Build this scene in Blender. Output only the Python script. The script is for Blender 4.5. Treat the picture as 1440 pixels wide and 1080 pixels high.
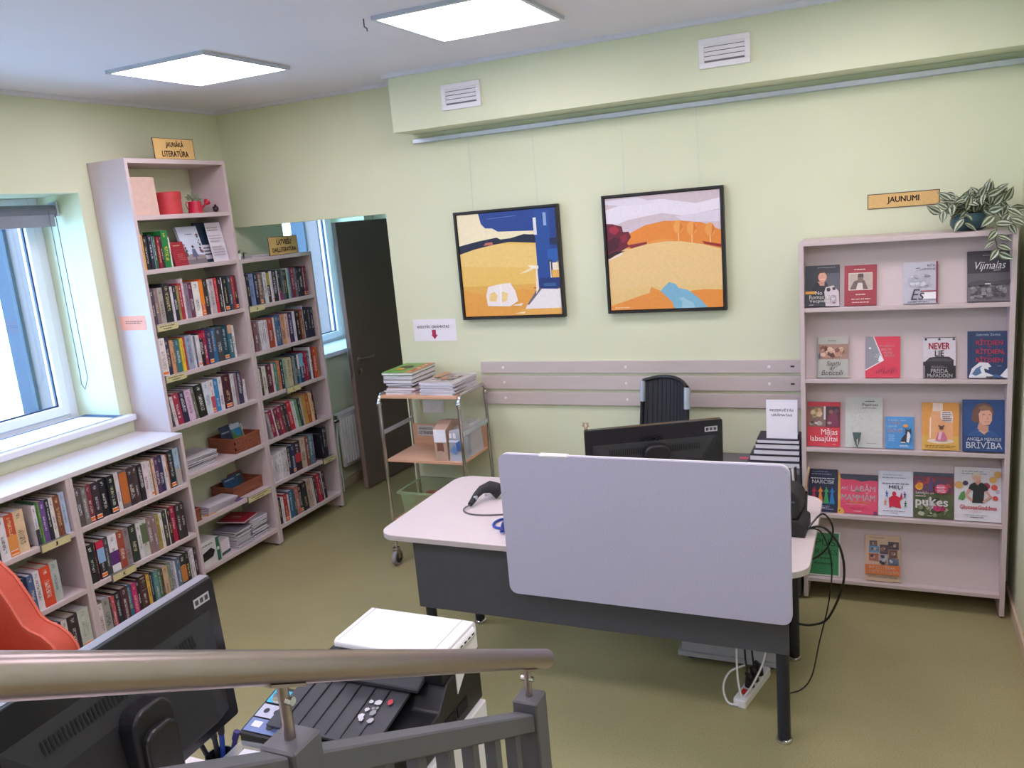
import bpy, bmesh, math, random
from mathutils import Vector, Matrix
random.seed(7)
for _o in list(bpy.data.objects): bpy.data.objects.remove(_o, do_unlink=True)
SC = bpy.context.scene
COL = SC.collection
R = math.radians

# ------------------------------------------------------------------ camera
cam_d = bpy.data.cameras.new('camera'); cam = bpy.data.objects.new('camera', cam_d); COL.objects.link(cam)
cam_d.sensor_fit = 'HORIZONTAL'; cam_d.sensor_width = 36.0; cam_d.lens = 1162.72 / 1440 * 36
cam_d.clip_start = .05; cam_d.clip_end = 200
_r = Vector((0.91174798, 0.40177308, -0.08540496)); _u = Vector((-0.00518724, 0.21917036, 0.97567282)); _f = Vector((-0.41071731, 0.88912471, -0.20191223))
cam.matrix_world = Matrix(((_r.x, _u.x, -_f.x, 4.0776), (_r.y, _u.y, -_f.y, -4.50479), (_r.z, _u.z, -_f.z, 2.1), (0, 0, 0, 1)))
SC.camera = cam

# ------------------------------------------------------------------ world, exposure
PANEL_EMIT = 11.0
SKY_STRENGTH = 10.5
W = bpy.data.worlds.new('world'); SC.world = W; W.use_nodes = True
_bg = W.node_tree.nodes['Background']; _bg.inputs[0].default_value = (.42, .68, 1.0, 1); _bg.inputs[1].default_value = SKY_STRENGTH
SC.view_settings.view_transform = 'Standard'; SC.view_settings.look = 'None'
SC.view_settings.exposure = 0.27; SC.view_settings.gamma = 1.0; SC.view_settings.use_curve_mapping = False

# ------------------------------------------------------------------ materials
def lin(h):
    h = h.lstrip('#'); out = []
    for k in (0, 2, 4):
        c = int(h[k:k+2], 16) / 255
        out.append(c / 12.92 if c <= .04045 else ((c + .055) / 1.055) ** 2.4)
    return tuple(out)
MATS = {}
def mat(name, hexc, rough=.5, metal=0, var=.05, scale=30, bump=0, bscale=200, spec=.5, coat=0, stretch=None, alpha=None):
    if name in MATS: return MATS[name]
    m = bpy.data.materials.new(name); m.use_nodes = True; nt = m.node_tree; b = nt.nodes['Principled BSDF']
    c = lin(hexc)
    b.inputs['Roughness'].default_value = rough; b.inputs['Metallic'].default_value = metal
    b.inputs['Specular IOR Level'].default_value = spec; b.inputs['Coat Weight'].default_value = coat
    tc = nt.nodes.new('ShaderNodeTexCoord'); mp = nt.nodes.new('ShaderNodeMapping'); nt.links.new(tc.outputs['Object'], mp.inputs[0])
    if stretch: mp.inputs['Scale'].default_value = stretch
    nz = nt.nodes.new('ShaderNodeTexNoise'); nz.inputs['Scale'].default_value = scale; nz.inputs['Detail'].default_value = 4
    nt.links.new(mp.outputs[0], nz.inputs['Vector'])
    rp = nt.nodes.new('ShaderNodeValToRGB'); nt.links.new(nz.outputs['Fac'], rp.inputs[0])
    rp.color_ramp.elements[0].position = .3; rp.color_ramp.elements[1].position = .7
    rp.color_ramp.elements[0].color = tuple(max(0, x * (1 - var)) for x in c) + (1,)
    rp.color_ramp.elements[1].color = tuple(min(1, x * (1 + var)) for x in c) + (1,)
    nt.links.new(rp.outputs[0], b.inputs['Base Color'])
    if bump:
        n2 = nt.nodes.new('ShaderNodeTexNoise'); n2.inputs['Scale'].default_value = bscale; nt.links.new(mp.outputs[0], n2.inputs['Vector'])
        bp = nt.nodes.new('ShaderNodeBump'); bp.inputs['Strength'].default_value = bump; bp.inputs['Distance'].default_value = .002
        nt.links.new(n2.outputs['Fac'], bp.inputs['Height']); nt.links.new(bp.outputs[0], b.inputs['Normal'])
    if alpha is not None: b.inputs['Alpha'].default_value = alpha
    MATS[name] = m; return m
def ink(hexc):
    return mat('print_' + hexc, hexc, .45, var=.04, scale=60)
def emis(name, col, st):
    m = bpy.data.materials.new(name); m.use_nodes = True; nt = m.node_tree
    b = nt.nodes['Principled BSDF']; b.inputs['Base Color'].default_value = (.8, .8, .8, 1)
    b.inputs['Emission Color'].default_value = col + (1,); b.inputs['Emission Strength'].default_value = st
    MATS[name] = m; return m
def glass(name, tint=(1, 1, 1), refl=.08):
    m = bpy.data.materials.new(name); m.use_nodes = True; nt = m.node_tree; nt.nodes.clear()
    o = nt.nodes.new('ShaderNodeOutputMaterial'); t = nt.nodes.new('ShaderNodeBsdfTransparent'); g = nt.nodes.new('ShaderNodeBsdfGlossy')
    g.inputs['Roughness'].default_value = .02; t.inputs[0].default_value = tint + (1,)
    mx = nt.nodes.new('ShaderNodeMixShader'); mx.inputs[0].default_value = refl
    nt.links.new(t.outputs[0], mx.inputs[1]); nt.links.new(g.outputs[0], mx.inputs[2]); nt.links.new(mx.outputs[0], o.inputs[0])
    MATS[name] = m; return m
def film(name, hexc, op):      # clear plastic: part see-through, part milky
    m = bpy.data.materials.new(name); m.use_nodes = True; nt = m.node_tree
    b = nt.nodes['Principled BSDF']; b.inputs['Base Color'].default_value = lin(hexc) + (1,); b.inputs['Roughness'].default_value = .25
    b.inputs['Alpha'].default_value = op; MATS[name] = m; return m
M = {}
M['wall'] = mat('wall_paint', 'd9debe', .7, var=.02, scale=3, bump=.12, bscale=350)
M['ceil'] = mat('ceiling_paint', 'e4e1ea', .8, var=.015, scale=2, bump=.1, bscale=300)
M['white'] = mat('white_paint', 'e6e6ec', .45, var=.02)
M['cornice'] = mat('cornice_white', 'dfe0ea', .5, var=.02)
M['shelf'] = mat('beige_laminate', 'c9b9ba', .45, var=.012, scale=40)
M['strip'] = mat('grey_laminate', 'c5b9b5', .45, var=.03, scale=40, stretch=(.2, 1, 1))
M['desk'] = mat('desk_laminate', 'dacccc', .35, var=.02, scale=50)
M['deskedge'] = mat('desk_edge_band', 'b9afad', .4, var=.02)
M['slate'] = mat('slate_metal', '46474e', .45, var=.04)
M['leg'] = mat('dark_metal_leg', '2c2f3a', .35, metal=.3, var=.04)
M['chrome'] = mat('chrome', 'cfcfd2', .12, metal=1, var=.02)
M['steel'] = mat('brushed_steel', 'b0a29f', .3, metal=1, var=.012, scale=60)
M['alu'] = mat('aluminium', 'c3ccd8', .35, metal=.6, var=.03)
M['rail'] = mat('grey_powder_coat', '58585d', .5, var=.04, bump=.05)
M['black'] = mat('black_plastic', '17171b', .38, var=.1)
M['blackm'] = mat('black_matt_plastic', '242428', .6, var=.1, bump=.08, bscale=600)
M['dgrey'] = mat('dark_grey_plastic', '36363b', .45, var=.06)
M['vent'] = mat('vent_slot_black', '060607', .8)
M['wplast'] = mat('white_plastic', 'ece9ec', .35, var=.015)
M['wood'] = mat('beech_board', 'd0a182', .4, var=.07, scale=14, stretch=(.6, 8, 8))
M['door'] = mat('door_brown', '685853', .5, var=.06, scale=20, stretch=(5, 5, .5))
M['dooredge'] = mat('door_edge_brown', '8f786f', .5, var=.05)
M['fabric'] = mat('lilac_grey_fabric', 'b4b1c6', .85, var=.09, scale=160, bump=.25, bscale=500, stretch=(1, 1, 2.2))
M['orange'] = mat('orange_upholstery', 'b5432a', .6, var=.05, scale=60, bump=.1, bscale=400)
M['orange2'] = mat('coral_piping', 'cb5e48', .55, var=.04)
M['paper'] = mat('white_paper', 'e9e7ee', .7, var=.015)
M['pages'] = mat('book_pages', 'cfc2b4', .8, var=.08, scale=220, stretch=(1, 1, 1))
M['pagesw'] = mat('white_pages', 'dcd9e0', .8, var=.08, scale=260, stretch=(.2, .2, 4))
M['sign'] = mat('amber_sign_card', 'dcb574', .5, var=.03)
M['signedge'] = mat('sign_border_brown', '5e4a44', .5)
M['tag'] = mat('yellow_tag_card', 'cfc695', .5, var=.03)
M['tagclip'] = mat('clear_tag_holder', '6c6a64', .3)
M['kraft'] = mat('kraft_paper', 'd3b5a6', .75, var=.05, bump=.1)
M['card'] = mat('cardboard', 'b59684', .75, var=.05)
M['red'] = mat('red_cardboard', 'c23b40', .5, var=.06)
M['redm'] = mat('red_enamel', 'c21f3f', .3, var=.04)
M['wicker'] = mat('wicker_brown', '8c4f38', .6, var=.25, scale=120, bump=.3, bscale=120)
M['teal'] = mat('teal_glaze', '2f4e57', .25, var=.08)
M['soil'] = mat('potting_soil', '2a211c', .9, var=.2)
M['leafd'] = mat('leaf_dark_green', '4d5a3e', .45, var=.15, scale=80)
M['leafs'] = mat('leaf_silver_stripe', 'b2b9a6', .4, var=.08, scale=80)
M['stem'] = mat('stem_green', '5b6842', .5)
M['winf'] = mat('window_frame_white', 'e3e6ee', .35, var=.015)
M['rad'] = mat('radiator_white', 'dcdad9', .4, var=.02)
M['base'] = mat('baseboard_beige', 'c9b69c', .55, var=.06, scale=20)
M['olav'] = mat('outside_lilac_render', '6b5a58', .8, var=.04)
M['pier'] = mat('outside_blue_render', '2a3747', .8, var=.08)
M['gpane'] = glass('window_glass', (.93, .97, 1.0), .06)
M['bag'] = film('clear_plastic_bag', 'dfe3ea', .45)
M['bin'] = film('green_clear_plastic', '9fb48a', .55)
M['sleeve'] = film('clear_plastic_sleeve', 'd8d2dc', .7)
M['led'] = emis('led_panel_glow', (1.0, .885, 1.0), PANEL_EMIT)

def floor_mat():
    m = mat('floor_linoleum', 'a29a70', .38, var=.05, scale=2.5)
    nt = m.node_tree; b = nt.nodes['Principled BSDF']
    tc = nt.nodes.new('ShaderNodeTexCoord')
    vo = nt.nodes.new('ShaderNodeTexNoise'); vo.inputs['Scale'].default_value = 160; vo.inputs['Detail'].default_value = 3; nt.links.new(tc.outputs['Object'], vo.inputs['Vector'])
    rp = nt.nodes.new('ShaderNodeValToRGB'); rp.color_ramp.elements[0].position = .28; rp.color_ramp.elements[0].color = (.62, .62, .62, 1)
    rp.color_ramp.elements[1].position = .72; rp.color_ramp.elements[1].color = (1.18, 1.18, 1.15, 1); nt.links.new(vo.outputs['Fac'], rp.inputs[0])
    mx = nt.nodes.new('ShaderNodeMix'); mx.data_type = 'RGBA'; mx.blend_type = 'MULTIPLY'; mx.inputs[0].default_value = .55
    src = b.inputs['Base Color'].links[0].from_socket
    nt.links.new(src, mx.inputs[6]); nt.links.new(rp.outputs[0], mx.inputs[7]); nt.links.new(mx.outputs[2], b.inputs['Base Color'])
    return m
M['floor'] = floor_mat()

def book_mat():
    # cover colour = object colour; ink colour = object property; lettering runs along the spine (uv), different on each book
    m = bpy.data.materials.new('book_cover'); m.use_nodes = True; nt = m.node_tree; N = nt.nodes.new; L = nt.links.new
    b = nt.nodes['Principled BSDF']; b.inputs['Roughness'].default_value = .42
    oi = N('ShaderNodeObjectInfo'); at = N('ShaderNodeAttribute'); at.attribute_type = 'OBJECT'; at.attribute_name = 'ink'
    uv = N('ShaderNodeUVMap'); sp = N('ShaderNodeSeparateXYZ'); L(uv.outputs[0], sp.inputs[0])
    def ma(op, a, c=None, d=None):
        n = N('ShaderNodeMath'); n.operation = op
        for k, q in enumerate((a, c, d)):
            if q is None: continue
            if isinstance(q, (int, float)): n.inputs[k].default_value = q
            else: L(q, n.inputs[k])
        return n.outputs[0]
    u, v, rnd = sp.outputs[0], sp.outputs[1], oi.outputs['Random']
    cb = N('ShaderNodeCombineXYZ'); L(ma('MULTIPLY', u, 3.6), cb.inputs[0]); L(ma('MULTIPLY', v, 58.0), cb.inputs[1]); L(ma('MULTIPLY', rnd, 97.0), cb.inputs[2])
    nz = N('ShaderNodeTexNoise'); nz.inputs['Scale'].default_value = 1.0; nz.inputs['Detail'].default_value = 1.0; L(cb.outputs[0], nz.inputs['Vector'])
    glyph = ma('GREATER_THAN', nz.outputs['Fac'], .5)
    r2 = ma('FRACT', ma('MULTIPLY', rnd, 13.7)); r3 = ma('FRACT', ma('MULTIPLY', rnd, 57.3)); r4 = ma('FRACT', ma('MULTIPLY', rnd, 171.1))
    lo = ma('MULTIPLY_ADD', r2, .22, .14); hi = ma('ADD', lo, ma('MULTIPLY_ADD', r3, .3, .26))
    inv = ma('MULTIPLY', ma('GREATER_THAN', v, lo), ma('LESS_THAN', v, hi))
    wid = ma('MULTIPLY_ADD', r4, .16, .12)
    inu = ma('LESS_THAN', ma('ABSOLUTE', ma('SUBTRACT', u, .5)), wid)
    mask = ma('MULTIPLY', ma('MULTIPLY', inv, inu), glyph)
    top = ma('MULTIPLY', ma('MULTIPLY', ma('GREATER_THAN', v, .82), ma('LESS_THAN', v, .93)), ma('MULTIPLY', ma('LESS_THAN', ma('ABSOLUTE', ma('SUBTRACT', u, .5)), .17), glyph))
    mask = ma('MAXIMUM', mask, top); mask = ma('MULTIPLY', mask, .68)
    # light wear over the whole cover
    tc = N('ShaderNodeTexCoord'); n2 = N('ShaderNodeTexNoise'); n2.inputs['Scale'].default_value = 25; L(tc.outputs['Object'], n2.inputs['Vector'])
    hs = N('ShaderNodeHueSaturation'); L(oi.outputs['Color'], hs.inputs['Color']); L(ma('MULTIPLY_ADD', n2.outputs['Fac'], .5, .75), hs.inputs['Value'])
    mx = N('ShaderNodeMix'); mx.data_type = 'RGBA'; L(mask, mx.inputs[0]); L(hs.outputs[0], mx.inputs[6]); L(at.outputs['Color'], mx.inputs[7])
    L(mx.outputs[2], b.inputs['Base Color'])
    return m
M['book'] = book_mat()

# ------------------------------------------------------------------ mesh helpers
class MB:
    def __init__(s): s.v = []; s.f = []; s.m = []; s.uv = {}
    def add(s, vs, fs, m=0):
        o = len(s.v); s.v += [tuple(q) for q in vs]
        for f in fs: s.f.append([o + k for k in f]); s.m.append(m)
        return s
    def box(s, x0, x1, y0, y1, z0, z1, m=0):
        vs = [(x0,y0,z0),(x1,y0,z0),(x1,y1,z0),(x0,y1,z0),(x0,y0,z1),(x1,y0,z1),(x1,y1,z1),(x0,y1,z1)]
        return s.add(vs, [(0,3,2,1),(4,5,6,7),(0,1,5,4),(1,2,6,5),(2,3,7,6),(3,0,4,7)], m)
    def prism(s, poly, axis, a, b, m=0):          # polygon in the other two axes, extruded along axis
        n = len(poly)
        def P(q, t): return {'x': (t, q[0], q[1]), 'y': (q[0], t, q[1]), 'z': (q[0], q[1], t)}[axis]
        vs = [P(q, a) for q in poly] + [P(q, b) for q in poly]
        fs = [tuple(range(n)), tuple(range(2*n-1, n-1, -1))] + [(k, n+k, n+(k+1) % n, (k+1) % n) for k in range(n)]
        return s.add(vs, fs, m)
    def tube(s, pts, r, n=10, m=0, closed=False):
        pts = [Vector(p) for p in pts]; k = len(pts); rs = r if isinstance(r, (list, tuple)) else [r] * k
        vs = []; ref = None
        for i_, p in enumerate(pts):
            a = pts[(i_ - 1) % k] if (closed or i_ > 0) else p; b = pts[(i_ + 1) % k] if (closed or i_ < k - 1) else p
            t = (b - a).normalized()
            if ref is None: ref = Vector((0, 0, 1)) if abs(t.z) < .9 else Vector((1, 0, 0))
            e1 = (ref - t * ref.dot(t)).normalized(); e2 = t.cross(e1); ref = e1
            for j in range(n):
                q = 2 * math.pi * j / n; vs.append(p + (e1 * math.cos(q) + e2 * math.sin(q)) * rs[i_])
        fs = []
        for i_ in range(k if closed else k - 1):
            for j in range(n):
                A = i_ * n; B = ((i_ + 1) % k) * n; fs.append((A + j, A + (j + 1) % n, B + (j + 1) % n, B + j))
        if not closed: fs += [tuple(range(n - 1, -1, -1)), tuple(range((k - 1) * n, k * n))]
        return s.add(vs, fs, m)
    def lathe(s, prof, n=24, c=(0, 0, 0), m=0):      # profile (r, z)
        vs = []
        for r, z in prof:
            for j in range(n):
                q = 2 * math.pi * j / n; vs.append((c[0] + r * math.cos(q), c[1] + r * math.sin(q), c[2] + z))
        fs = []
        for i_ in range(len(prof) - 1):
            for j in range(n): fs.append((i_*n + j, i_*n + (j+1) % n, (i_+1)*n + (j+1) % n, (i_+1)*n + j))
        fs += [tuple(range(n - 1, -1, -1)), tuple(range((len(prof)-1)*n, len(prof)*n))]
        return s.add(vs, fs, m)
    def xf(s, mtx):
        s.v = [tuple(mtx @ Vector(q)) for q in s.v]; return s
    def build(s, name, mats, parent=None, org=(0, 0, 0), smooth=False, bev=0, seg=1):
        me = bpy.data.meshes.new(name)
        me.from_pydata([(a - org[0], b - org[1], c - org[2]) for a, b, c in s.v], [], s.f)
        if not isinstance(mats, (list, tuple)): mats = [mats]
        for q in mats: me.materials.append(q)
        if len(mats) > 1: me.polygons.foreach_set('material_index', s.m)
        if bev or True:
            bm = bmesh.new(); bm.from_mesh(me)
            bmesh.ops.recalc_face_normals(bm, faces=bm.faces)
            if bev:
                es = [e for e in bm.edges if len(e.link_faces) == 2 and e.calc_face_angle(0) > .6]
                bmesh.ops.bevel(bm, geom=es, offset=bev, segments=seg, profile=.5, affect='EDGES', clamp_overlap=True)
            bm.to_mesh(me); bm.free()
        if smooth:
            me.polygons.foreach_set('use_smooth', [True] * len(me.polygons))
            me.set_sharp_from_angle(angle=R(40))
        me.update()
        o = bpy.data.objects.new(name, me); COL.objects.link(o)
        if parent: o.parent = parent
        return o
def thing(name, label, cat, loc=(0, 0, 0), rz=0, group=None):
    o = bpy.data.objects.new(name, None); COL.objects.link(o); o.empty_display_size = .05
    o.location = loc; o.rotation_euler = (0, 0, rz); o['label'] = label; o['category'] = cat
    if group: o['group'] = group
    return o
def tag(o, label, cat, group=None):
    o['label'] = label; o['category'] = cat
    if group: o['group'] = group
    return o
def struct(o, label=None):
    o['kind'] = 'structure'
    if label: o['label'] = label
    return o
def rrect(x0, x1, y0, y1, r, n=5):
    out = []
    for cx, cy, a in ((x1-r, y1-r, 0), (x0+r, y1-r, 90), (x0+r, y0+r, 180), (x1-r, y0+r, 270)):
        for k in range(n + 1):
            q = R(a + 90 * k / n); out.append((cx + r * math.cos(q), cy + r * math.sin(q)))
    return out
def curve_path(pts, n=5):
    P_l = [Vector(q) for q in pts]; cu = []
    for k in range(len(P_l) - 1):
        a = P_l[max(k-1, 0)]; b, c = P_l[k], P_l[k+1]; d = P_l[min(k+2, len(P_l)-1)]
        for s in range(n):
            u = s / n; cu.append(.5 * ((2*b) + (c-a)*u + (2*a-5*b+4*c-d)*u*u + (-a+3*b-3*c+d)*u**3))
    return cu + [P_l[-1]]
_tc = {}
def glyphs(s, bold=0, shear=0):
    k = (s, bold, shear)
    if k not in _tc:
        c = bpy.data.curves.new('t', 'FONT'); c.body = s; c.shear = shear; c.resolution_u = 3
        o = bpy.data.objects.new('t', c); me = bpy.data.meshes.new_from_object(o)
        vs = [(q.co.x, q.co.y) for q in me.vertices]; fs = [tuple(p.vertices) for p in me.polygons]
        if bold:                                   # heavier strokes: the same outline struck again a little to the side
            n = len(vs); base = list(vs); f0 = list(fs)
            for m_, (dx, dy) in enumerate(((bold * 1.6, 0), (bold * .8, bold * .7), (bold * .8, -bold * .7))):
                vs += [(a + dx, b + dy) for a, b in base]; fs += [tuple(q + n * (m_ + 1) for q in f) for f in f0]
        x0 = min(q[0] for q in vs); x1 = max(q[0] for q in vs); y0 = min(q[1] for q in vs); y1 = max(q[1] for q in vs)
        _tc[k] = ([((a - x0) / (x1 - x0), (b - y0) / (y1 - y0)) for a, b in vs], fs)
        bpy.data.objects.remove(o); bpy.data.curves.remove(c); bpy.data.meshes.remove(me)
    return _tc[k]
class Print:
    """flat print: shapes in (x, z); each later shape lies a hair in front of the one before"""
    def __init__(s): s.items = []
    def poly(s, pts, col): s.items.append((list(pts), [tuple(range(len(pts)))], col)); return s
    def rect(s, x0, x1, z0, z1, col): return s.poly([(x0, z0), (x1, z0), (x1, z1), (x0, z1)], col)
    def circ(s, x, z, rx, col, rz=None, n=16):
        rz = rz or rx; return s.poly([(x + rx * math.cos(2*math.pi*k/n), z + rz * math.sin(2*math.pi*k/n)) for k in range(n)], col)
    def text(s, t, x0, x1, z0, z1, col, bold=.012, shear=0):
        vs, fs = glyphs(t, bold, shear); s.items.append(([(x0 + a * (x1 - x0), z0 + b * (z1 - z0)) for a, b in vs], fs, col)); return s
    def rows(s, x0, x1, z0, z1, n, col, seed=1):        # lines too small to read
        rg = random.Random(seed); st = (z1 - z0) / n
        for k in range(n):
            z = z1 - (k + .5) * st; x = x0 + rg.random() * .04 * (x1 - x0); e = x1 - rg.random() * .25 * (x1 - x0)
            while x < e - .002:
                w = min(e - x, (x1 - x0) * (.06 + .12 * rg.random())); s.rect(x, x + w, z - st * .22, z + st * .22, col); x += w + (x1 - x0) * .025
        return s
    def blots(s, x0, x1, z0, z1, n, cols, size, seed=1):
        rg = random.Random(seed)
        for k in range(n):
            a, b = rg.uniform(x0 + size, x1 - size), rg.uniform(z0 + size, z1 - size); rr = size * rg.uniform(.4, 1); t0 = rg.random() * 6
            s.poly([(a + rr * rg.uniform(.6, 1) * math.cos(t0 + q * 1.047), b + rr * rg.uniform(.6, 1) * math.sin(t0 + q * 1.047)) for q in range(6)], rg.choice(cols))
        return s
    def build(s, name, parent, fn=None, step=.00018, base=.0006):
        fn = fn or (lambda x, z, d: (x, -d, z))
        mb = MB(); cols = []
        for k, (vs, fs, c) in enumerate(s.items):
            if c not in cols: cols.append(c)
            mb.add([fn(x, z, base + k * step) for x, z in vs], fs, cols.index(c))
        me = bpy.data.meshes.new(name); me.from_pydata(mb.v, [], mb.f)
        for c in cols: me.materials.append(ink(c))
        me.polygons.foreach_set('material_index', mb.m); me.update()
        o = bpy.data.objects.new(name, me); COL.objects.link(o); o.parent = parent
        return o
ORD = 'first second third fourth fifth sixth seventh eighth ninth tenth eleventh twelfth thirteenth fourteenth fifteenth sixteenth seventeenth eighteenth nineteenth twentieth twenty-first twenty-second twenty-third twenty-fourth twenty-fifth twenty-sixth twenty-seventh twenty-eighth'.split()

# ================================================================== THE ROOM
HC = 2.925; XR = 4.65; YF = -6.6; YH = 1.74          # ceiling, right wall, front wall, end of the back hall
struct(MB().box(-.5, XR + .1, YF - .1, YH + .1, -.06, 0).build('floor', M['floor']))
struct(MB().box(-.5, XR + .1, YF - .1, YH + .1, HC, HC + .08).build('ceiling', M['ceil']))
# left wall with two window openings and an added third (z 1.12-2.414)
WZ0, WZ1 = 1.10, 2.414
W1 = (-2.62, -1.166); W2 = (.52, 1.60); W3 = (-5.3, -3.7)
wl = MB()
for a, b in ((YF, W3[0]), (W3[1], W1[0]), (W1[1], W2[0]), (W2[1], YH)): wl.box(-.46, 0, a, b, 0, HC)
for a, b in (W1, W2, W3): wl.box(-.46, 0, a, b, 0, WZ0); wl.box(-.46, 0, a, b, WZ1, HC)
struct(wl.build('wall_left', M['wall']))
struct(MB().box(1.234, XR + .1, 0, .12, 0, HC).box(0, 1.234, 0, .12, 2.162, HC).build('wall_back', M['wall']))
struct(MB().box(XR, XR + .1, YF, 0, 0, HC).build('wall_right', M['wall']))
struct(MB().box(-.46, XR + .1, YF - .1, YF, 0, HC).build('wall_front', M['wall']))
struct(MB().box(0, 1.62, YH, YH + .1, 0, HC).build('wall_hall_end', M['wall']))
struct(MB().box(1.62, 1.72, .12, YH + .1, 0, HC).build('wall_hall_right', M['wall']))
# boxed beam with picture rail
struct(MB().box(1.495, XR, -.232, 0, 2.6065, HC).build('wall_beam', M['wall']), 'green boxed-in duct along the top of the back wall')
cn = MB(); cn.box(0, .03, YF, 0, HC - .022, HC); cn.box(.03, 1.495, -.03, 0, HC - .022, HC); cn.box(1.47, 1.495, -.262, -.03, HC - .022, HC); cn.box(1.495, XR, -.262, -.232, HC - .022, HC)
struct(cn.build('trim_1', M['cornice']), 'white cornice strip under the ceiling')
pr = struct(MB().box(1.497, 4.64, -.03, 0, 2.552, 2.58).build('trim_2', M['alu'], bev=.003), 'aluminium picture rail under the beam')
struct(MB().box(XR - .014, XR, YF, -.0, 0, .07).build('baseboard_right', M['base'], bev=.003))
struct(MB().box(1.234, XR - .014, -.014, 0, 0, .07).build('baseboard_back', M['base'], bev=.003))
struct(MB().box(0, .014, .5, YH, 0, .07).build('baseboard_left', M['base'], bev=.003))

# three laminate guard boards on the back wall, each with its screws
for k, (z0, z1) in enumerate(((1.148, 1.22), (1.049, 1.13), (.954, 1.031))):
    o = struct(MB().box(1.803, 3.69, -.018, 0, z0, z1).build('trim_%d' % (3 + k), M['strip'], bev=.002), 'grey laminate guard board on the back wall')
    for x in (1.955, 2.727, 3.516):
        MB().lathe([(.008, 0), (.008, .003), (.005, .004)], 10).xf(Matrix.Translation((x, -.018, (z0 + z1) / 2)) @ Matrix.Rotation(R(90), 4, 'X')).build('screw_cap', M['wplast'], o)
    q = Print().rect(3.625, 3.645, (z0 + z1) / 2 - .004, (z0 + z1) / 2 + .005, '2a2a2e'); q.build('number_mark', o, lambda x, z, d: (x, -.018 - d, z))

# ---- windows
def window(n, y0, y1, label, mull):
    r = thing('window_%d' % n, label, 'window', (-.36, (y0 + y1) / 2, WZ0)); del r['category']; r['kind'] = 'structure'
    g = (-.36, (y0 + y1) / 2, WZ0)
    f = MB(); fx0, fx1 = -.42, -.34; t = .06
    f.box(fx0, fx1, y0, y0 + t, WZ0, WZ1); f.box(fx0, fx1, y1 - t, y1, WZ0, WZ1); f.box(fx0, fx1, y0 + t, y1 - t, WZ0, WZ0 + t); f.box(fx0, fx1, y0 + t, y1 - t, WZ1 - t, WZ1)
    f.build('window_frame', M['winf'], r, g, bev=.004)
    ys = [y0 + t] + mull + [y1 - t]
    for a, b in zip(ys[:-1], ys[1:]):
        s = MB(); q = .055; sx0, sx1 = -.40, -.325
        s.box(sx0, sx1, a, a + q, WZ0 + t, WZ1 - t); s.box(sx0, sx1, b - q, b, WZ0 + t, WZ1 - t); s.box(sx0, sx1, a + q, b - q, WZ0 + t, WZ0 + t + q); s.box(sx0, sx1, a + q, b - q, WZ1 - t - q, WZ1 - t)
        so = s.build('sash', M['winf'], r, g, bev=.004)
        ga = MB(); gq = .008
        for w0, w1, h0, h1 in ((a+q, a+q+gq, WZ0+t+q, WZ1-t-q), (b-q-gq, b-q, WZ0+t+q, WZ1-t-q), (a+q, b-q, WZ0+t+q, WZ0+t+q+gq), (a+q, b-q, WZ1-t-q-gq, WZ1-t-q)): ga.box(-.366, -.35, w0, w1, h0, h1)
        ga.build('gasket', mat('gasket_navy', '27304f', .5), so, (0, 0, 0))
        so.children[0].location = (-g[0], -g[1], -g[2])
        MB().box(-.365, -.36, a + q, b - q, WZ0 + t + q, WZ1 - t - q).build('pane', M['gpane'], r, g)
    MB().prism([(-.325, y0), (0, y0), (0, y0 - .03), (.06, y0 - .03), (.06, y1 + .065), (0, y1 + .065), (0, y1), (-.325, y1)], 'z', WZ0, WZ0 + .036).build('window_sill', M['winf'], r, g, bev=.006, seg=2)
    return r
window(1, W1[0], W1[1], 'white framed window above the low bookcase', [-2.0])
window(2, W2[0], W2[1], 'white framed window in the back hall beside the open door', [])
window(3, W3[0], W3[1], 'unseen white framed window added farther along the left wall', [-4.5])  # third window is added out of view for bluish fill light
# what stands outside: a blue rendered pier by each window
for n_, (a_, b_) in enumerate((W1, W2, W3)):
    j = ('front', 'hall', 'far left added')[n_]
    struct(MB().box(-.585, -.46, b_ - .055, b_ + .3, .8, 2.7).box(-.585, -.46, a_ - .3, a_ + .055, .8, 2.7).build('wall_outside_%s' % j.split()[0], M['olav']), 'pale lilac outer wall edge seen through the %s window' % j)
    struct(MB().box(-.73, -.586, b_ - .075, b_ + .3, .8, 2.7).box(-.76, -.586, a_, b_ - .08, 1.02, 1.07).build('trim_outside_%s' % j.split()[0], M['pier']), 'blue outer cladding and ledge seen through the %s window' % j)
# roller blind and chain
rb = thing('roller_blind', 'grey roller blind rolled up at the top of the window', 'blind', (-.2, -1.6, 2.33))
MB().tube([(0, -.98, 0), (0, .41, 0)], .036, 16).build('roll', mat('blind_grey', '6f7380', .7), rb, smooth=True)
MB().box(.015, .03, -.98, .39, -.085, -.02).build('blind_hem', mat('blind_fabric', '878c98', .75), rb)
MB().box(-.035, .035, .412, .424, -.03, .05).build('bracket', M['alu'], rb, bev=.003)
ch = [(.036, .40, .0)]
for k in range(13): ch.append((.03, .40 + .004 * k / 12, -.08 * k))
ch += [(.035, .37, -1.02), (.045, .345, -.98)] + [(.05, .345 - .0 * k, -.94 + .078 * k) for k in range(13)]
MB().tube(ch, .0026, 6).build('bead_chain', mat('chain_grey', '5d656e', .4), rb, smooth=True)
# poster lying on the sill
ps = thing('poster', 'white poster with a dark blue border lying on the window sill', 'poster', (-.13, -1.55, 1.1375))
MB().box(-.16, .15, -.42, .40, 0, .002).build('sheet', M['paper'], ps)
Print().rect(-.155, -.135, -.415, .395, '24407a').rect(-.155, .145, .33, .395, '27477c').rect(-.155, .145, -.415, -.36, '3466a8').rect(.14, .147, -.415, .395, '2b3550').build('border_print', ps, lambda x, z, d: (x, z, .002 + d))

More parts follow.
